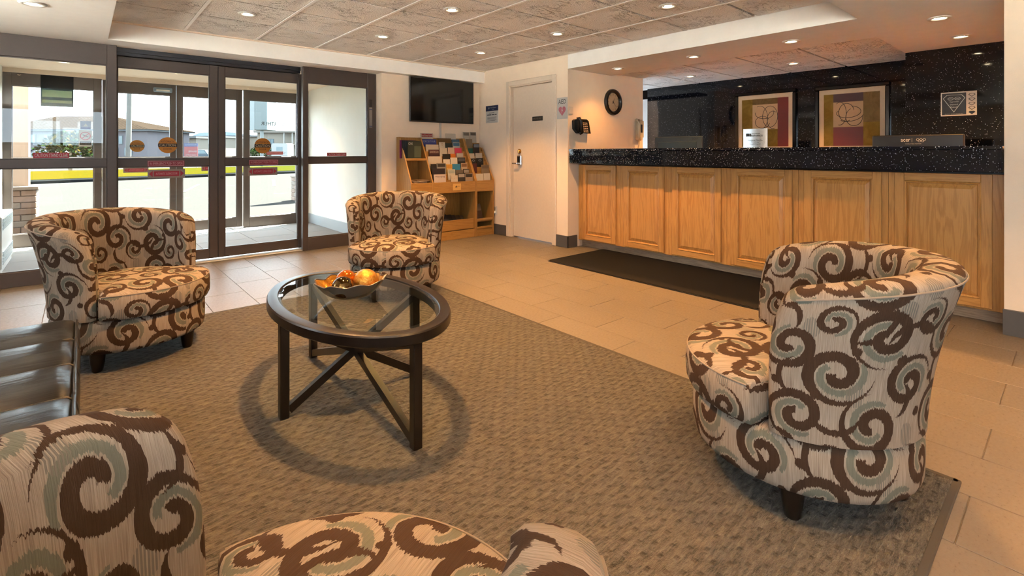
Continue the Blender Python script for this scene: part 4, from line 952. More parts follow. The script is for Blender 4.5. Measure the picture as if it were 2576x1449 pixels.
# tier, x0, x1, top, colour, band colour, text, text colour, label
BR = [
 (8, 3.315, 3.50, 1.375, (236, 220, 206), (176, 40, 50), 'Red River North', W, 'magazine with a red banner on the top step of the wide rack'),
 (8, 3.701, 3.860, 1.379, W, None, '', K, 'plain white leaflet card standing highest on the wide rack'),
 (8, 3.985, 4.09, 1.408, (222, 214, 200), (140, 132, 122), '', K, 'pale bordered grey leaflet on the top step of the narrow stand, beside its divider'),
 (8, 4.105, 4.21, 1.412, (222, 214, 200), (112, 104, 96), '', K, 'pale bordered grey leaflet on the top step of the narrow stand, beside the room corner'),
 (7, 3.318, 3.53, 1.297, (40, 62, 160), None, 'CIRCLE TOUR', (200, 214, 240), 'blue circle tour guide on the wide rack'),
 (7, 3.56, 3.765, 1.312, (118, 88, 44), None, '', K, 'olive brown landscape leaflet near the top of the wide rack'),
 (7, 3.777, 3.90, 1.299, (64, 110, 150), (96, 140, 170), '', W, 'steel blue leaflet near the top of the wide rack'),
 (6, 3.349, 3.540, 1.225, W, None, '', K, 'wide white booklet under the blue guide'),
 (6, 3.549, 3.642, 1.259, (232, 224, 208), None, 'O', (196, 140, 40), 'white leaflet with a gold ring emblem'),
 (6, 3.648, 3.760, 1.246, (22, 46, 48), None, '', W, 'dark teal leaflet beside the gold ring leaflet'),
 (6, 3.766, 3.880, 1.258, (214, 214, 210), (88, 140, 176), '', K, 'white leaflet with a pale blue top beside the dark teal one'),
 (6, 3.985, 4.09, 1.307, (164, 146, 118), None, '', (120, 60, 40), 'beige map leaflet on the narrow stand'),
 (5, 3.372, 3.528, 1.159, (66, 30, 44), (110, 60, 60), 'ADVENTURE GUIDE', W, 'plum coloured adventure guide on the wide rack'),
 (5, 3.536, 3.652, 1.182, (228, 218, 200), None, '', (60, 60, 70), 'white leaflet with slanted black script'),
 (5, 3.665, 3.768, 1.189, (232, 200, 180), None, '', K, 'blush pink leaflet on the wide rack'),
 (5, 3.774, 3.885, 1.184, (232, 70, 110), None, '', K, 'bright pink leaflet on the wide rack'),
 (5, 3.985, 4.075, 1.179, (18, 104, 96), None, '', W, 'teal green leaflet on the narrow stand'),
 (5, 4.085, 4.185, 1.244, (52, 40, 38), (150, 160, 176), '', K, 'dark leaflet with a pale globe picture on the narrow stand'),
 (4, 3.563, 3.676, 1.102, (30, 26, 26), None, '', W, 'black leaflet beside the orange one'),
 (4, 3.685, 3.761, 1.104, (230, 130, 34), None, '', K, 'orange leaflet on the wide rack'),
 (4, 3.777, 3.888, 1.115, (186, 176, 164), (210, 204, 196), '', K, 'pale grey winter leaflet beside the orange one'),
 (4, 3.985, 4.075, 1.110, W, None, '', (120, 80, 60), 'white leaflet with small brown animal marks on the narrow stand'),
 (4, 4.095, 4.207, 1.115, W, None, '', (70, 70, 70), 'white leaflet with thin grey script on the narrow stand'),
 (3, 3.313, 3.520, 1.072, (226, 214, 198), None, '', K, 'wide blank white booklet below the adventure guide'),
 (3, 3.543, 3.646, 1.033, W, None, '', (80, 70, 70), 'short white leaflet with small grey print'),
 (3, 3.655, 3.764, 1.054, W, None, '', (170, 90, 50), 'white leaflet with a small brown emblem'),
 (3, 3.770, 3.893, 1.053, (26, 26, 30), (90, 92, 96), '', W, 'black leaflet with a car picture'),
 (3, 3.985, 4.073, 1.041, (24, 24, 28), None, '<>', (190, 196, 206), 'black leaflet with a white rhombus beside the stand divider'),
 (3, 4.082, 4.198, 1.045, (24, 24, 28), None, '<>', (190, 196, 206), 'black leaflet with a white rhombus at the outer side of the stand'),
 (2, 3.336, 3.417, .976, (24, 24, 28), None, '', W, 'small black leaflet beside the grey magazine'),
 (2, 3.424, 3.559, .985, (166, 160, 150), (60, 58, 56), '', W, 'grey magazine on the lower steps of the wide rack'),
 (2, 3.566, 3.659, .970, (238, 196, 110), (222, 160, 60), '', K, 'yellow leaflet on the wide rack'),
 (2, 3.665, 3.787, .971, (48, 150, 200), None, '', (196, 60, 60), 'sky blue leaflet with a small red tower'),
 (2, 3.801, 3.898, .980, (212, 190, 160), (150, 110, 74), '', K, 'sand coloured leaflet with a brown photograph'),
 (2, 3.985, 4.06, .972, (92, 24, 26), None, '', W, 'dark red leaflet on the narrow stand'),
 (1, 3.333, 3.523, .917, (40, 26, 40), None, '', (200, 60, 150), 'black booklet with purple lettering'),
 (1, 3.569, 3.681, .901, W, (190, 200, 190), '', K, 'white leaflet with a green white church picture'),
 (1, 3.690, 3.803, .893, (120, 108, 92), None, '', W, 'grey brown leaflet in the second row'),
 (1, 3.812, 3.908, .901, (42, 34, 34), (170, 160, 150), '', W, 'dark leaflet with a pale strip in the second row'),
 (1, 4.115, 4.245, .953, (150, 128, 100), (120, 100, 80), '', W, 'large grey brown photo leaflet leaning on the narrow stand'),
 (0, 3.333, 3.510, .844, (240, 222, 214), None, 'Winnipeg', (60, 40, 60), 'white Winnipeg guide in the front row of the wide rack'),
 (0, 3.588, 3.694, .825, (240, 226, 206), None, ': . :', (200, 140, 60), 'cream leaflet dotted with small orange marks in the front row'),
 (0, 3.701, 3.809, .849, (60, 56, 56), (196, 188, 180), '', W, 'black and white crowd leaflet in the front row'),
 (0, 3.816, 3.934, .846, (190, 170, 150), (64, 56, 54), '', W, 'photo leaflet at the end of the front row, beside the divider'),
 (0, 3.990, 4.113, .836, (240, 232, 220), None, '', (110, 100, 100), 'white folded leaflet in the front of the narrow stand, beside the divider'),
 (0, 4.121, 4.231, .838, (236, 228, 216), None, '', (110, 100, 100), 'white folded leaflet in the front of the narrow stand, outer side'),
]
for t, x0, x1, zt, c, band, s, tc, lab in BR:
    y = TIER[t]; zb = ZB[t]; w = x1 - x0; h = zt - zb; lean = .012
    b = thing('brochure', lab, 'brochure', ((x0 + x1) / 2, y, zb), group='brochures in the oak racks')
    def sl(u, v, n): return (x0 + u, y + lean * v / h - n, zb + v)
    def slab(u0, u1, v0, v1, n0, n1):
        return MB().add([sl(u0, v0, n0), sl(u1, v0, n0), sl(u1, v1, n0), sl(u0, v1, n0), sl(u0, v0, n1), sl(u1, v0, n1), sl(u1, v1, n1), sl(u0, v1, n1)],
                        [(0, 3, 2, 1), (4, 5, 6, 7), (0, 1, 5, 4), (1, 2, 6, 5), (2, 3, 7, 6), (3, 0, 4, 7)])
    part('cover', slab(0, w, 0, h, -.004, .004), ink(c), b)
    if band: part('printed_band', slab(w * .06, w * .94, h - .05, h - .008, .004, .0045), ink(band), b)
    if s:
        hh = .024 if len(s) > 3 else .034
        m = put_text(MB(), s, (0, 0, 0), *FY, hh, min(w * .86, hh * .75 * len(s)), 0)
        part('lettering', MB().add([sl(w / 2 + p[0], h - .03 + p[2], .0052) for p in m.v], m.f), ink(tc), b)
# magazines
mg = [(3.03, 3.22, 5.44 + .012 * i) for i in range(8)]
for i, (x0, x1, y) in enumerate(mg):
    top = i == 0
    g = thing('magazine', ('front dark green travel magazine lettered ON on the rack shelf', 'travel magazine stacked behind the ON issue on the rack shelf')[not top], 'magazine', ((x0 + x1) / 2, y + .01, 1.05), group='travel magazines on the rack shelf')
    x0 -= .009 * i; x1 -= .009 * i
    z1 = 1.262 + .002 * i
    part('cover', MB().box(x0, x1, y + .008, y + .0185, 1.05, z1), ink(((52, 62, 46), (40, 52, 60), (150, 40, 110))[0 if top else (1 if i < 6 else 2)]), g)
    if top:
        part('photo', MB().box(x0 + .09, x1 - .005, y + .0074, y + .008, 1.06, 1.20), ink((96, 108, 84)), g)
        part('lettering', put_text(MB(), 'ON', (x0 + .035, y + .008, 1.232), *FY, .034, .055), M_PAPER, g)
for i in range(4):
    rz = (.1, -.15, .3, -.05)[i]; g = thing('newspaper', 'loose folded newspaper lying on the lower rack shelf', 'newspaper', (3.13 + .02 * i, 5.42, .745 + .009 * i), rz, group='papers on the lower rack shelf')
    part('cover', MB().box(-.09, .09, -.09, .10, 0, .009), ink(((206, 184, 160), (120, 90, 66), (216, 200, 180), (150, 120, 90))[i]), g, local=True)
for i in range(6):
    g = thing('magazine', 'dark magazine leaning on the open bottom shelf of the wide rack', 'magazine', (3.50 + .06 * i, 5.36, .115), group='magazines on the bottom shelf')
    x = 3.40 + .075 * i
    part('cover', MB().prism([(5.35, .115), (5.36, .115), (5.50, .31 - .01 * i), (5.49, .315 - .01 * i)], 'x', x, x + .16 - .012 * (i % 2)), ink(((20, 24, 44), (30, 30, 52), (26, 24, 30), (70, 58, 60), (110, 84, 64), (150, 120, 96))[i]), g)
    for v in g.children: v.location.y += .012 * i
g = thing('magazine', 'photo brochure leaning in the open base of the narrow stand', 'magazine', (4.08, 5.36, .205))
part('cover', MB().prism([(5.35, .205), (5.358, .205), (5.43, .42), (5.422, .42)], 'x', 4.0, 4.13), ink((120, 104, 92)), g); part('photo', MB().prism([(5.347, .21), (5.35, .21), (5.39, .33), (5.387, .33)], 'x', 4.005, 4.125), ink((70, 44, 36)), g)
# ================================================================== SWIVEL CHAIRS
def smooth01(x): x = max(0.0, min(1.0, x)); return x * x * (3 - 2 * x)
A0, A1 = math.radians(70), math.radians(290)
def chair_section(al, e):
    """closed profile (r, z) of the wrap-around back at angle al; e in 0..1 rounds the arm ends"""
    b = abs(al - PI) / (A1 - PI)
    zt = .775 - .075 * b ** 2.2; fl = .080 * (1 - b ** 2.5) + .012
    zb = .268; out = []; inn = []
    n = 9
    for i in range(n):
        t = i / (n - 1); z = zb + (zt - .03 - zb) * t; out.append((.352 + fl * t ** 1.7, z))
    rT = out[-1][0]; th = .125 - .03 * b
    top = [(rT - .006, zt - .014), (rT - .022, zt - .003), (rT - th * .5, zt + .002), (rT - th * .82, zt - .006), (rT - th, zt - .026)]
    rI = rT - th
    for i in range(1, n):
        t = i / (n - 1); z = (zt - .026) + (.325 - (zt - .026)) * t; inn.append((rI + (.272 - rI) * t ** .75, z))
    pr = out + top + inn + [(.272, .275)]
    if e < 1:
        res = []
        for r, z in pr:
            tz = (z - zb) / (zt - zb); mid = (.352 + fl * max(0, tz) ** 1.7) - th * .5 - (.0 if tz > .3 else .0)
            mid = min(mid, .352 + fl - th * .3); s = max(0, 1 - (1 - e) ** 2.6) ** (1 / 2.6) * .85 + .15
            res.append((mid + (r - mid) * s, zb + (z - zb) * (1 - .045 * (1 - e) ** 1.5)))
        pr = res
    return pr
def chair_back():
    mb = MB(); rings = []; als = []
    ends = [0, .003, .009, .018, .030, .046, .065]; R = .36
    for d in ends[:-1]: als.append((A0 + d / R, d / ends[-1]))
    nA = 52
    for i in range(nA + 1): als.append((A0 + ends[-1] / R + (A1 - A0 - 2 * ends[-1] / R) * i / nA, 1.0))
    for d in reversed(ends[:-1]): als.append((A1 - d / R, d / ends[-1]))
    secs = [chair_section(a, e) for a, e in als]; m = len(secs[0])
    ref = chair_section(PI, 1); L = [0.0]
    for i in range(1, m): L.append(L[-1] + math.hypot(ref[i][0] - ref[i - 1][0], ref[i][1] - ref[i - 1][1]))
    vs = []; fs = []; uvs = []
    for (a, e), sec in zip(als, secs):
        zt = max(p[1] for p in sec); b = (a - PI) / (A1 - PI); pull = -math.copysign(.14 * max(0.0, (abs(b) - .55) / .45) ** 2, b)
        for r, z in sec:
            q = a + pull * max(0.0, (z - .30) / (zt - .30)) ** 4.0      # the arm fronts lean back and round off towards the top
            vs.append((r * math.cos(q), r * math.sin(q), z))
    for i in range(len(als) - 1):
        ua, ub = als[i][0] * .40, als[i + 1][0] * .40
        for k in range(m):
            k2 = (k + 1) % m; fs.append((i * m + k, (i + 1) * m + k, (i + 1) * m + k2, i * m + k2))
            va = L[k]; vb = L[k2] if k2 else L[k] + .08
            uvs.append([(ua, va), (ub, va), (ub, vb), (ua, vb)])
    for i0, sg in ((0, 1), (len(als) - 1, -1)):
        sec = secs[i0]; f = tuple(i0 * m + k for k in range(m)); fs.append(f); uvs.append([(r * 1.0 + (0 if i0 == 0 else .3), z) for r, z in sec])
    return mb.add(vs, fs, uvs)
def cush_r(al):
    a = abs((al + PI) % (2 * PI) - PI); return .372 + (.270 - .372) * smooth01((a - math.radians(63)) / math.radians(6))
def chair_cushion():
    prof = [(.90, .268), (.975, .272), (1.0, .292), (1.006, .335), (1.0, .375), (.985, .393), (.955, .404), (.85, .417), (.65, .428), (.4, .434), (.15, .436)]
    n = 96; m = len(prof); vs = []; fs = []; uvs = []
    for i in range(n):
        a = 2 * PI * i / n; rc = cush_r(a)
        for s, z in prof: vs.append((rc * s * math.cos(a), rc * s * math.sin(a), z))
    vs.append((0, 0, .437)); vs.append((0, 0, .268))
    for i in range(n):
        j = (i + 1) % n
        for k in range(m - 1):
            f = (i * m + k, j * m + k, j * m + k + 1, i * m + k + 1); fs.append(f)
            if k < 5:
                ua, ub = .37 * 2 * PI * i / n + .11, .37 * 2 * PI * (i + 1) / n + .11
                uvs.append([(ua, prof[k][1] + .1), (ub, prof[k][1] + .1), (ub, prof[k + 1][1] + .1), (ua, prof[k + 1][1] + .1)])
            else: uvs.append([(vs[q][1] * 1.0 + .2, -vs[q][0] + .1) for q in f])
        f = (i * m + m - 1, j * m + m - 1, n * m); fs.append(f); uvs.append([(vs[q][1] + .2, -vs[q][0] + .1) for q in f])
        f = (j * m, i * m, n * m + 1); fs.append(f); uvs.append([(vs[q][1], vs[q][0]) for q in f])
    return MB().add(vs, fs, uvs)
def make_chair():
    c = thing('swivel_chair', '', 'armchair', (0, 0, 0))
    b = part('base', MB().lathe([(.20, .098), (.325, .098), (.341, .106), (.346, .122), (.348, .18), (.347, .236), (.340, .256), (.325, .264), (.20, .264)], 72, uvr=.35), M_FAB, c, 50, True)
    bk = part('backrest', chair_back(), M_FAB, c, 85, True)
    w = [] 
    for i in range(61):
        a = A0 + .17 + (A1 - A0 - .34) * i / 60; s = chair_section(a, 1); zt = max(p[1] for p in s); b = (a - PI) / (A1 - PI)
        a += -math.copysign(.14 * max(0.0, (abs(b) - .55) / .45) ** 2, b) * ((s[8][1] - .30) / (zt - .30)) ** 4.0; w.append((s[8][0] * math.cos(a), s[8][0] * math.sin(a), s[8][1]))
    part('piping', MB().tube(w, .0030, 6), M_FABP, bk, 60, True)
    cu = part('seat_cushion', chair_cushion(), M_FAB, c, 55, True)
    w = []
    for i in range(46):
        a = math.radians(-62 + 124 * i / 45); r = cush_r(a) * .988; w.append((r * math.cos(a), r * math.sin(a), .393))
    part('piping', MB().tube(w, .0028, 6), M_FABP, cu, 60, True)
    leg = MB().lathe([(.0005, 0), (.020, 0), (.024, .006), (.031, .05), (.035, .10), (.0005, .10)], 20)
    lg = part('leg', leg, M_ESP, c, 40, True)
    for k in range(4):
        a = math.radians(45 + 90 * k); o = lg if k == 0 else copy_part(lg, c); o.location = (.285 * math.cos(a), .285 * math.sin(a), 0)
    return c
M_FABP = flat('beige_welt', (.20, .155, .12), .85)
RUGZ = .012
ch = make_chair()
def chair(src, x, y, face, legturn, label):
    c = src if src.get('label', '') == '' else copy_tree(src)
    c.location = (x, y, RUGZ); c.rotation_euler = (0, 0, math.radians(face)); tag(c, label, 'armchair', 'swivel chairs around the coffee table')
    k = 0
    for o in c.children:
        if o.name.startswith('leg'):
            a = math.radians(legturn - face + 90 * k); o.location = (.285 * math.cos(a), .285 * math.sin(a), 0); k += 1
    return c
if 'label' in ch: del ch['label']
chair(ch, .213, 3.506, -51, 237, 'scroll patterned swivel chair in front of the sliding doors beside the black bench')
chair(ch, 1.885, 3.585, 232, 210, 'scroll patterned swivel chair in front of the brochure rack')
chair(ch, 1.908, .657, 115, 196, 'scroll patterned swivel chair near the counter, turned side-on')
chair(ch, .194, .643, 28, 60, 'scroll patterned swivel chair on the rug facing the glass table from the black bench end')

# ================================================================== RUG AND MAT
rg = thing('area_rug', 'grey brown woven area rug under the seating group', 'rug', (.57, 2.1, 0))
part('pile', MB().box(-1.09, 2.225, .285, 3.935, 0, RUGZ, .004), M_RUG, rg)
bd = MB().box(2.222, 2.245, .27, 3.95, 0, .011, .003).box(-1.11, 2.245, .265, .288, 0, .011, .003).box(-1.11, 2.245, 3.932, 3.955, 0, .011, .003).box(-1.11, -1.088, .265, 3.955, 0, .011, .003)
part('binding', bd, M_RUGEDGE, rg)
pts = [(3.62, .58), (4.545, .58), (4.545, 3.63), (3.62, 3.63)]
rc = []
for (cx, cy, a0) in ((3.66, .62, 180), (4.505, .62, 270), (4.505, 3.59, 0), (3.66, 3.59, 90)):
    for i in range(6): a = math.radians(a0 + 18 * i); rc.append((cx + .04 * math.cos(a), cy + .04 * math.sin(a)))
mt = thing('floor_mat', 'long charcoal floor mat in front of the reception counter', 'mat', (4.08, 2.1, 0))
part('rubber_edge', MB().prism(rc, 'z', 0, .006), M_BLACKP, mt); part('pile', MB().prism([(4.08 + (x - 4.08) * .975, 2.1 + (y - 2.1) * .992) for x, y in rc], 'z', .006, .009), M_MAT, mt)

# ================================================================== COFFEE TABLE
TC = (.945, 2.185); EA, EB = .345, .588; Z1 = .462; Z0 = .415
tb = thing('coffee_table', 'oval espresso wood coffee table with inset glass top and crossed struts', 'table', (*TC, RUGZ))
def ell(r_a, r_b, z, n=72): return [(TC[0] + r_a * math.cos(2 * PI * i / n), TC[1] + r_b * math.sin(2 * PI * i / n), z) for i in range(n)]
def bands(loops, n=72):
    mb = MB(); vs = [p for l in loops for p in l]; m = len(loops); fs = []
    for q in range(m):
        for i in range(n): j = (i + 1) % n; fs.append((q * n + i, q * n + j, ((q + 1) % m) * n + j, ((q + 1) % m) * n + i))
    return mb.add(vs, fs)
W_ = .050
part('top_ring', bands([ell(EA - .006, EB - .006, Z0), ell(EA, EB, Z0 + .006), ell(EA, EB, Z1 - .008), ell(EA - .004, EB - .004, Z1 - .002), ell(EA - .010, EB - .010, Z1), ell(EA - W_ + .004, EB - W_ + .004, Z1), ell(EA - W_, EB - W_, Z1 - .003), ell(EA - W_, EB - W_, Z1 - .011), ell(EA - W_ - .01, EB - W_ - .01, Z1 - .011), ell(EA - W_ - .01, EB - W_ - .01, Z0)]), M_ESP, tb, 24)
g = [ell(EA - W_ - .001, EB - W_ - .001, Z1 - .011), ell(EA - W_ - .001, EB - W_ - .001, Z1 - .005), ell(EA - W_ - .020, EB - W_ - .020, Z1 - .001)]
mb = MB(); n = 72; vs = [p for l in g for p in l]; fs = [(q * n + i, q * n + (i + 1) % n, (q + 1) * n + (i + 1) % n, (q + 1) * n + i) for q in range(2) for i in range(n)] + [tuple(range(n)), tuple(range(2 * n, 3 * n))]
part('glass_top', mb.add(vs, fs), M_TGLASS, tb)
LEGS = [(TC[0] - .310, TC[1]), (TC[0], TC[1] - .548), (TC[0] + .310, TC[1]), (TC[0], TC[1] + .548)]
hw = .0185
for i, (x, y) in enumerate(LEGS):
    part('leg', MB().box(x - hw, x + hw, y - hw, y + hw, RUGZ, Z0 + .003, .003), M_ESP, tb)
def strut(p, q, w, h):
    p = Vector(p); q = Vector(q); d = (q - p).normalized(); s = d.cross(Vector((0, 0, 1))).normalized() * w; u = s.cross(d).normalized() * h
    v = [p - s - u, p + s - u, p + s + u, p - s + u, q - s - u, q + s - u, q + s + u, q - s + u]
    return MB().add(v, [(0, 1, 2, 3), (7, 6, 5, 4), (0, 4, 5, 1), (1, 5, 6, 2), (2, 6, 7, 3), (3, 7, 4, 0)])
zl, zh = RUGZ + .03, Z0 - .015
for i in range(4):      # each leg foot is tied to the head of the opposite leg
    (xa, ya), (xb, yb) = LEGS[i], LEGS[(i + 2) % 4]
    dx, dy = (xb - xa), (yb - ya); L = math.hypot(dx, dy); ux, uy = dx / L * hw, dy / L * hw
    part('strut', strut((xa + ux, ya + uy, zl), (xb - ux, yb - uy, zh), .0125 + .0004 * i, .017), M_ESP, tb)
# bowl and decorative balls
bo = thing('bowl', 'gilded leaf shaped glass bowl on the coffee table', 'bowl', (.925, 2.185, Z1 - .001))
BXA, BYA = .155, .125; RB = math.radians(-21)
def bowl_pt(u, th, out=0.0):
    sc = 1 + .045 * math.cos(9 * th) * u ** 2; z = .006 + .072 * u ** 2.2 + .006 * math.cos(9 * th) * u ** 4 + (.012 * max(0, math.cos(th)) ** 8 * u ** 4)
    x = (BXA * (.28 + .72 * u)) * sc * math.cos(th); y = (BYA * (.28 + .72 * u)) * sc * math.sin(th)
    if u <= 0: x = y = 0
    return (x * math.cos(RB) - y * math.sin(RB), x * math.sin(RB) + y * math.cos(RB), z - out)
def bowl_surf(out):
    mb = MB(); n, m = 72, 9; vs = []; fs = []
    for k in range(m + 1):
        for i in range(n):
            u = k / m; p = bowl_pt(max(u, .02), 2 * PI * i / n, out * (1 - .8 * u)); vs.append((p[0] * (1 if k else .02), p[1] * (1 if k else .02), p[2]))
    for k in range(m):
        for i in range(n): j = (i + 1) % n; fs.append((k * n + i, k * n + j, (k + 1) * n + j, (k + 1) * n + i))
    return mb.add(vs, fs)
part('gilt_inside', bowl_surf(0), M_BOWL, bo, 60, True); part('outside', bowl_surf(.005), M_BOWLOUT, bo, 60, True)
part('rim', MB().tube([bowl_pt(1.0, 2 * PI * i / 72, .001) for i in range(72)], .003, 6, True), M_BOWLOUT, bo, 60, True)
zb = Z1 + .008
solo('ornament_ball', MB().sphere((.872, 2.150, zb + .050), .049, 28, 18), M_BALL_B, 'mirror bronze ball in the gilded bowl', 'ornament', 'ornament balls in the bowl', 80)
solo('ornament_ball', MB().sphere((.925, 2.238, zb + .058), .047, 28, 18), M_BALL_O, 'glossy orange ball in the gilded bowl', 'ornament', 'ornament balls in the bowl', 80)
solo('ornament_ball', MB().sphere((.985, 2.160, zb + .059), .055, 28, 18), M_BALL_G, 'rough gold ball in the gilded bowl', 'ornament', 'ornament balls in the bowl', 80)

# ================================================================== LEATHER BENCH
bn = thing('leather_bench', 'black leather channel stitched bench cut by the picture edge', 'bench', (-.35, 1.9, RUGZ))
bx0, bx1 = -.70, -.012; edges = [1.04, 1.335, 1.63, 1.925, 2.225, 2.52, 2.80]
def channel(y0, y1):
    mb = MB(); ny, nx = 9, 8; vs = []; fs = []
    for i in range(ny):
        t = i / (ny - 1); puff = .022 * (1 - abs(2 * t - 1) ** 3)
        prof = [(bx0, .10), (bx0, .36), (bx0 + .03, .398 + puff * .5)] + [(bx0 + .05 + (bx1 - bx0 - .1) * q / nx, .402 + puff) for q in range(nx + 1)] + [(bx1 - .022, .398 + puff * .8), (bx1 - .006, .384 + puff * .5), (bx1 + puff * .25, .36), (bx1 + puff * .3, .24), (bx1, .10)]
        y = y0 + (y1 - y0) * t
        for x, z in prof: vs.append((x, y, z + RUGZ))
    m = len(prof)
    for i in range(ny - 1):
        for k in range(m - 1): fs.append((i * m + k, (i + 1) * m + k, (i + 1) * m + k + 1, i * m + k + 1))
        fs.append((i * m + m - 1, (i + 1) * m + m - 1, (i + 1) * m, i * m))
    fs += [tuple(range(m)), tuple((ny - 1) * m + k for k in range(m))]
    return mb.add(vs, fs)
for k in range(6): part('channel', channel(edges[k], edges[k + 1]), M_LEATHER, bn, 50)
for k in range(1, 6):
    y = edges[k]; part('seam', MB().tube([(bx0, y, .36 + RUGZ), (bx0 + .04, y, .4035 + RUGZ), (bx1 - .022, y, .400 + RUGZ), (bx1 - .004, y, .386 + RUGZ), (bx1 + .001, y, .36 + RUGZ), (bx1 + .001, y, .11 + RUGZ)], .0035, 6), M_STITCH, bn, 60)
part('edge_piping', MB().tube([(bx1 - .006, e, .396 + .010 * math.sin(PI * ((e - 1.04) % .295) / .295) + RUGZ) for e in [1.05 + .0145 * i for i in range(121)]], .005, 6), M_LEATHER, bn, 60)
for x in (bx0 + .06, bx1 - .06):
    for y in (1.1, 2.74): part('leg', MB().box(x - .025, x + .025, y - .025, y + .025, RUGZ, .105 + RUGZ, .003), M_ESP, bn)
# ================================================================== OUTSIDE
FWD = (math.cos(math.radians(49.02)), math.sin(math.radians(49.02))); RGT = (FWD[1], -FWD[0])
def out(a, d, z=0.0):   # a = sideways slope from the lobby's viewing axis, d = distance along it
    return (FWD[0] * d + RGT[0] * a * d, FWD[1] * d + RGT[1] * a * d, z)
GZ = -.06
def ground(name, pts, z, mat, label): return struct(name, MB().prism(pts, 'z', z - .1, z), mat, label)
ground('ground', [(-120, 8.36), (160, 8.36), (160, 260), (-120, 260)], GZ, M_ASPH, 'pale sunlit asphalt of the car park')
ground('ground_bounce_near', [(-60, -60), (60, -60), (60, -2.75), (-60, -2.75)], GZ, M_BOUNCE, 'added pale paving bouncing sunlight in through the near window')  # unseen paving added to throw sunlight up at the lobby ceiling
ground('ground_bounce_side', [(-60, -2.75), (-1.85, -2.75), (-1.85, 5.9), (-60, 5.9)], GZ, M_BOUNCE, 'added pale paving bouncing sunlight in through the side windows')
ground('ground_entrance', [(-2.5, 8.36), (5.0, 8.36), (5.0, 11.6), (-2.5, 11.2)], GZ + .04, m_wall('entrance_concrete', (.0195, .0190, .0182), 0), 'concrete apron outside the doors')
def lineq(x, y0, y1, t): return y0 + (y1 - y0) * t
ground('ground_kerb', [(-40, 12.0), (60, 47.5), (60, 49.5), (-40, 13.6)], GZ + .10, M_KERB, 'grey kerb along the grass strip')
ground('ground_grass', [(-40, 13.4), (60, 49.0), (60, 54), (-40, 30.5)], GZ + .11, M_GRASS, 'yellow green grass strip beyond the car park')
for k, (xa, ya, xb, yb) in enumerate(((2.2, 17.5, 3.2, 21.5), (5.0, 18.5, 6.2, 23.0), (8.0, 19.8, 9.4, 24.4))):
    solo('parking_line', MB().prism([(xa, ya), (xa + .12, ya), (xb + .12, yb), (xb, yb)], 'z', GZ, GZ + .006), flat('road_paint', (.032, .031, .028), .8, 0, 0), 'white painted parking line on the asphalt', 'marking', 'parking lines')
# pillars of the canopy
def stone_mat(): return [flat('tan_stone', (.085, .048, .030), .8), flat('rose_stone', (.10, .060, .042), .8), flat('pale_stone', (.085, .062, .047), .8)]
STN = stone_mat()
def pillar(x0, x1, y0, y1, bx, ztop, label, rows, broken):
    p = thing('canopy_pillar', label, 'pillar', ((x0 + x1) / 2, (y0 + y1) / 2, GZ))
    part('shaft', MB().box(x0, x1, y0, y1, GZ + .3, 2.75), m_wall('peach_stucco', (.22, .165, .13)), p)
    a0, a1, b0, b1 = x0 - bx, x1 + bx, y0 - bx, y1 + bx
    part('core', MB().box(a0 + .02, a1 - .02, b0 + .02, b1 - .02, GZ, ztop - .03), STN[1], p); part('cap', MB().box(a0 - .02, a1 + .02, b0 - .02, b1 + .02, ztop - .03, ztop + .02, .006), STN[2], p)
    hgt = (ztop - .03 - GZ) / rows
    for r in range(rows):
        n = 2 + r % 2
        for q in range(n):
            u0 = a0 + (a1 - a0) * q / n; u1 = a0 + (a1 - a0) * (q + 1) / n
            part('stone', MB().box(u0 + .004, u1 - .004, b0 - .004 * (q % 2), b0 + .06, GZ + r * hgt + .004, GZ + (r + 1) * hgt - .004, .006), STN[(r * 2 + q) % 3], p)
            v0 = b0 + .06 + (b1 - b0 - .06) * q / n; v1 = b0 + .06 + (b1 - b0 - .06) * (q + 1) / n
            part('stone', MB().box(a1 - .06, a1 + .004 * (q % 2), v0 + .004, v1 - .004, GZ + r * hgt + .004, GZ + (r + 1) * hgt - .004, .006), STN[(r + q + 1) % 3], p)
            part('stone', MB().box(a0 - .004 * (q % 2), a0 + .06, v0 + .004, v1 - .004, GZ + r * hgt + .004, GZ + (r + 1) * hgt - .004, .006), STN[(r + q) % 3], p)
pillar(-.86, -.56, 9.5, 9.8, .085, .64, 'peach canopy pillar on a stone base close to the heater', 8, 0)
pillar(4.05, 4.45, 12.4, 12.8, .12, .54, 'peach canopy pillar on a stone base at the far canopy corner', 6, 0)
# trees: leaf quads on a blobby crown
def bush(a, d, r, h, label, cols):
    c = out(a, d, GZ); t = thing('shrub_tree', label, 'tree', c)
    part('trunk', MB().cyl((c[0], c[1], GZ), (c[0], c[1], GZ + h * .5), .10, .06, 8), flat('tree_bark', (.20, .14, .09), .9), t)
    for ci, col in enumerate(cols):
        mb = MB(); vs = []; fs = []
        for i in range(900):
            th = random.uniform(0, 2 * PI); u = random.uniform(-1, 1); q = random.uniform(.55, 1.0); w = math.sqrt(1 - u * u)
            lump = 1 + .22 * math.sin(3 * th + 2 * u) + .12 * math.sin(7 * th)
            p = Vector((c[0] + r * q * w * lump * math.cos(th), c[1] + r * q * w * lump * math.sin(th), GZ + h * .52 + u * q * h * .48 * (1 if u > 0 else .95)))
            if ci == 0 and p.z < GZ + h * .45 and random.random() < .7: continue
            e = Vector((random.uniform(-1, 1), random.uniform(-1, 1), random.uniform(-1, 1))).normalized() * .09 * r; f = e.cross(Vector((random.uniform(-1, 1), random.uniform(-1, 1), 1))).normalized() * .06 * r
            o = len(vs); vs += [p - e, p + f, p + e, p - f]; fs.append((o, o + 1, o + 2, o + 3))
        o = part('foliage', mb.add(vs, fs), col, t, kind='stuff')
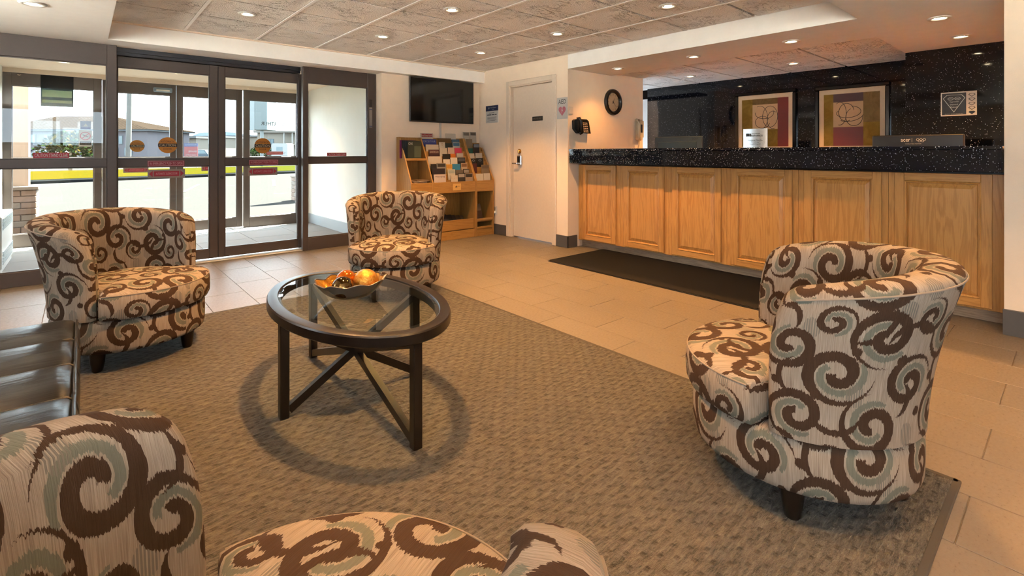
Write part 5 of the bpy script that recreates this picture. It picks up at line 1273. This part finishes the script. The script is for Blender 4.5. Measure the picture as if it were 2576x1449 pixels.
bush((177 - 1288) / 1244, 31, 1.45, 2.55, 'rounded yellow green tree in front of the grey house', [flat('yellow_leaves', (.0170, .0125, .0018), .9, 0, 0), flat('green_leaves', (.0057, .0120, .0031), .9, 0, 0)])
bush((655 - 1288) / 1244, 70, 1.6, 2.2, 'low dark shrub beneath the tall road sign', [flat('green_leaves', (.0057, .0120, .0031), .9, 0, 0)])
bush((128 - 1288) / 1244, 60, 1.2, 1.6, 'small pale shrub beside the grey house', [flat('yellow_leaves', (.0170, .0125, .0018), .9, 0, 0)])
def oriented(name, label, cat, a, d, group=None):
    return thing(name, label, cat, out(a, d, GZ), math.radians(49.02 - 90), group)
def lp(name, mb, mat, par, **k): return part(name, mb, mat, par, local=True, **k)
# grey house with hipped tile roof (local x = sideways, y = away)
M_ROOF = None
def m_roof():
    n = NT('ribbed_terracotta_roof'); x = n.xyz(n.coord())[0]; s = n.math('SINE', n.mul(x, 9)); f = n.noise(n.coord(), 2, 3)
    n.set(base=n.mix(n.rng(s, -1, 1), (.0087, .0064, .0050), n.mix(f, (.0115, .0090, .0071), (.0108, .0084, .0069))), rough=.8, spec=0); n.bump(s, .08, .7); return n.m
M_ROOF = m_roof(); M_GREYW = m_wall('lilac_grey_siding', (.0425, .0375, .0438)); M_PANE = flat('house_window_pane', (.035, .055, .064), .3); M_CREAMW = m_wall('cream_siding', (.085, .072, .058))
M_FASC = flat('blue_grey_fascia', (.016, .021, .026), .6)
h = oriented('house', 'grey two storey house with wide terracotta hipped roof', 'building', (215 - 1288) / 1244, 92)
lp('wall', MB().box(-16, 11.5, 0, 12, 0, 5.3), M_GREYW, h); 
lp('fascia', MB().box(-16.8, 12.3, -.7, 12.7, 5.2, 5.55), M_FASC, h)
rf = [(-17, -.9, 5.5), (12.6, -.9, 5.5), (12.6, 12.9, 5.5), (-17, 12.9, 5.5), (-11, 6, 8.4), (0, 6, 8.4)]
lp('roof', MB().add(rf, [(0, 1, 5, 4), (1, 2, 5), (2, 3, 4, 5), (3, 0, 4), (0, 3, 2, 1)]), M_ROOF, h)
for x, z in ((-10.0, 2.9), (-7.0, 2.9), (4.6, 2.7), (6.2, 2.7), (8.0, .5), (-10, .3), (5.4, .4)):
    w = lp('window', MB().box(x - .8, x + .8, -.06, 0, z, z + 1.7), M_FASC, h); lp('pane', MB().box(x - .68, x - .05, -.10, -.06, z + .12, z + 1.58), M_PANE, w); lp('pane', MB().box(x + .05, x + .68, -.10, -.06, z + .12, z + 1.58), M_PANE, w)
w = lp('lean_to', MB().prism([(-8.5, 0), (3.4, 0), (3.4, 5.1), (-.6, 5.1), (-8.5, .9)], 'y', -3.2, -.02), M_GREYW, h)
lp('rake_board', MB().prism([(-8.8, .85), (-.6, 5.25), (-.6, 5.0), (-8.6, .65)], 'y', -3.4, -.02), M_FASC, w)
# cream motel blocks
def motel(label, a, d, x0, x1, hgt, wins, posts, roofm):
    m = oriented('motel_block', label, 'building', a, d); lp('wall', MB().box(x0, x1, 0, 10, 0, hgt), M_CREAMW, m)
    lp('roof', MB().box(x0 - .5, x1 + .5, -.8, 10.5, hgt, hgt + .45), roofm, m)
    for x, z, ww, hh in wins:
        w = lp('window', MB().box(x, x + ww, -.08, 0, z, z + hh), M_FASC, m); lp('pane', MB().box(x + .12, x + ww / 2 - .05, -.12, -.08, z + .12, z + hh - .12), M_PANE, w); lp('pane', MB().box(x + ww / 2 + .05, x + ww - .12, -.12, -.08, z + .12, z + hh - .12), M_PANE, w)
    for x in posts: lp('post', MB().box(x, x + .25, -1.4, -1.15, 0, hgt), flat('post_white', (.11, .105, .10), .6), m)
    if posts: lp('gallery', MB().box(posts[0], posts[-1] + .25, -1.45, 0, hgt * .5, hgt * .5 + .25), M_CREAMW, m); lp('gallery_roof', MB().box(posts[0] - .3, posts[-1] + .6, -1.7, 0, hgt, hgt + .3), roofm, m)
    return m
motel('cream two storey block with grey flat roof beside the utility pole', (435 - 1288) / 1244, 118, -5, 5.5, 4.6, [(-4.2, 2.4, 1.8, 1.5), (-1.2, 2.4, 1.8, 1.5), (2.2, 2.4, 1.8, 1.5)], [], flat('dark_roof_edge', (.026, .027, .028), .7))
motel('cream block with dark roof edge behind the red sale board', (515 - 1288) / 1244, 132, -4.6, 4.5, 5.2, [(-4.1, 2.3, 2.2, 1.4), (-.6, 2.2, 2.6, 1.7)], [], flat('dark_roof_edge', (.026, .027, .028), .7))
m = motel('peach block with blue window and pale garage door', (610 - 1288) / 1244, 146, -7.5, 8, 5.8, [(-3.4, 2.3, 2.4, 1.9)], [], flat('dark_roof_edge', (.026, .027, .028), .7))
lp('garage_door', MB().box(-3.2, 1.2, -3.0, -2.9, 0, 2.3), flat('pale_garage', (.070, .077, .077), .6), m); lp('garage', MB().box(-4.0, 2.0, -2.9, -.01, 0, 2.6), M_CREAMW, m)
motel('cream motel wing with galleries and white posts', (735 - 1288) / 1244, 120, -8.5, 14, 6.0, [(-6, .6, 1.6, 1.5), (-6, 3.2, 1.6, 1.3)], [-1.5 + 2.0 * i for i in range(7)], flat('sand_roof_edge', (.055, .046, .038), .7))
hl = struct('ground_hill', MB().prism([(out((430 - 1288) / 1244, 380)[0], out((430 - 1288) / 1244, 380)[1])], 'z', 0, 1) if False else MB().add(
    [out((x - 1288) / 1244, 400, z) for x, z in ((380, 0), (455, 11), (500, 17), (560, 18.5), (640, 15), (700, 9), (760, 0))] + [out((x - 1288) / 1244, 440, 0) for x in (380, 455, 500, 560, 640, 700, 760)],
    [(i, i + 1, 8 + i, 7 + i) for i in range(6)] + [(0, 1, 2, 3, 4, 5, 6)]), flat('hazy_blue_hill', (.040, .055, .070), .9), 'low hazy blue hill on the skyline')
# utility pole, road sign, sale board
p = out((322 - 1288) / 1244, 34, GZ); q = out((329 - 1288) / 1244, 34, 9.5)
up = thing('utility_pole', 'grey leaning wooden utility pole beyond the car park', 'pole', p); part('shaft', MB().cyl(p, q, .17, .14, 14), flat('weathered_pole', (.042, .040, .037), .85), up, 40)
qa = out((300 - 1288) / 1244, 34, 8.4); qb = out((352 - 1288) / 1244, 34, 8.4); part('crossarm', MB().cyl(qa, qb, .07, .07, 8), flat('weathered_pole', (.042, .040, .037), .85), up)
sgn = oriented('road_sign', 'tall grey box road sign on a single post', 'sign', (654 - 1288) / 1244, 40)
lp('post', MB().cyl((0, .3, 0), (0, .3, 3.2), .13, .13, 14), flat('sign_post', (.05, .058, .060), .5), sgn); lp('cabinet', MB().box(-.45, .55, 0, 1.6, 3.0, 6.6, .04), flat('sign_cabinet', (.036, .045, .047), .5), sgn)
lp('face', MB().box(-.9, -.45, .05, 1.5, 3.0, 6.6, .02), flat('sign_face', (.070, .080, .084), .4), sgn)
sb = oriented('sale_board', 'red sale board with blue heading on white posts', 'sign', (480 - 1288) / 1244, 36)
lp('red_panel', MB().box(-.48, .50, 0, .04, .90, 1.62), flat('sale_red', (.085, .012, .013), .6), sb); lp('blue_heading', MB().box(-.48, .50, -.005, .04, 1.62, 1.86), flat('sale_blue', (.008, .014, .05), .6), sb)
for x in (-.42, .42): lp('post', MB().box(x - .03, x + .03, .04, .09, 0, 1.86), flat('sale_white', (.10, .10, .10), .6), sb)
FL = ((1, 0, 0), (0, 0, 1), (0, -1, 0)); mb = put_text(MB(), 'Buy from $155,000', (0, -.006, 1.74), *FL, .12, .84); put_text(mb, '$934,000', (.14, 0, 1.26), *FL, .16, .6); put_text(mb, 'of Paid Sales', (0, 0, 1.02), *FL, .13, .8)
lp('lettering', mb, flat('sale_white', (.10, .10, .10), .6), sb)
def vehicle(name, label, a, d, mat, prof, wheels, L, rz=0):
    v = oriented(name, label, 'vehicle', a, d); lp('body', MB().prism(prof, 'y', 0, 1.75), mat, v)
    for x in wheels:
        for y in (.1, 1.65):
            w = lp('wheel', MB().cyl((x, y - .1, .33), (x, y + .1, .33), .33, .33, 18), M_BLACKP, v); lp('hub', MB().cyl((x, y - .115, .33), (x, y + .115, .33), .17, .17, 12), M_STEEL, w)
    return v
v = vehicle('pickup_truck', 'dark blue pickup truck parked by the sale board', (506 - 1288) / 1244, 68, flat('blue_car_paint', (.010, .020, .030), .25, .3), [(-1.6, .45), (1.7, .45), (1.7, .9), (.9, .98), (.45, 1.55), (-.55, 1.6), (-.75, 1.0), (-1.6, .98)], (-1.05, 1.1), 3.3)
lp('side_window', MB().prism([(-.5, 1.05), (.7, 1.05), (.38, 1.48), (-.46, 1.5)], 'y', -.01, 1.76), M_PANE, v)
v = vehicle('travel_trailer', 'white travel trailer parked before the motel wing', (703 - 1288) / 1244, 62, flat('trailer_white', (.10, .10, .10), .4), [(-1.0, .5), (1.0, .5), (1.0, 2.2), (.85, 2.35), (-.85, 2.35), (-1.0, 2.2)], (-.2, .4), 2)
lp('side_window', MB().box(-.4, .4, -.01, 0, 1.4, 1.9), M_PANE, v); lp('script_stripe', MB().tube([(-.7 + .1 * i, -.01, 1.0 + .06 * math.sin(i * 1.4) + .012 * i) for i in range(15)], .02, 5), ink((80, 90, 110)), v)
v = vehicle('parked_car', 'pale silver car parked before the grey house', (112 - 1288) / 1244, 52, flat('silver_car_paint', (.06, .07, .074), .25, .3), [(-2.1, .4), (2.1, .4), (2.1, .8), (1.4, .9), (.7, 1.4), (-1.0, 1.42), (-1.7, .95), (-2.1, .9)], (-1.3, 1.3), 4)
lp('side_window', MB().prism([(-1.4, .95), (1.1, .95), (.6, 1.33), (-.95, 1.35)], 'y', -.01, 1.76), M_PANE, v)
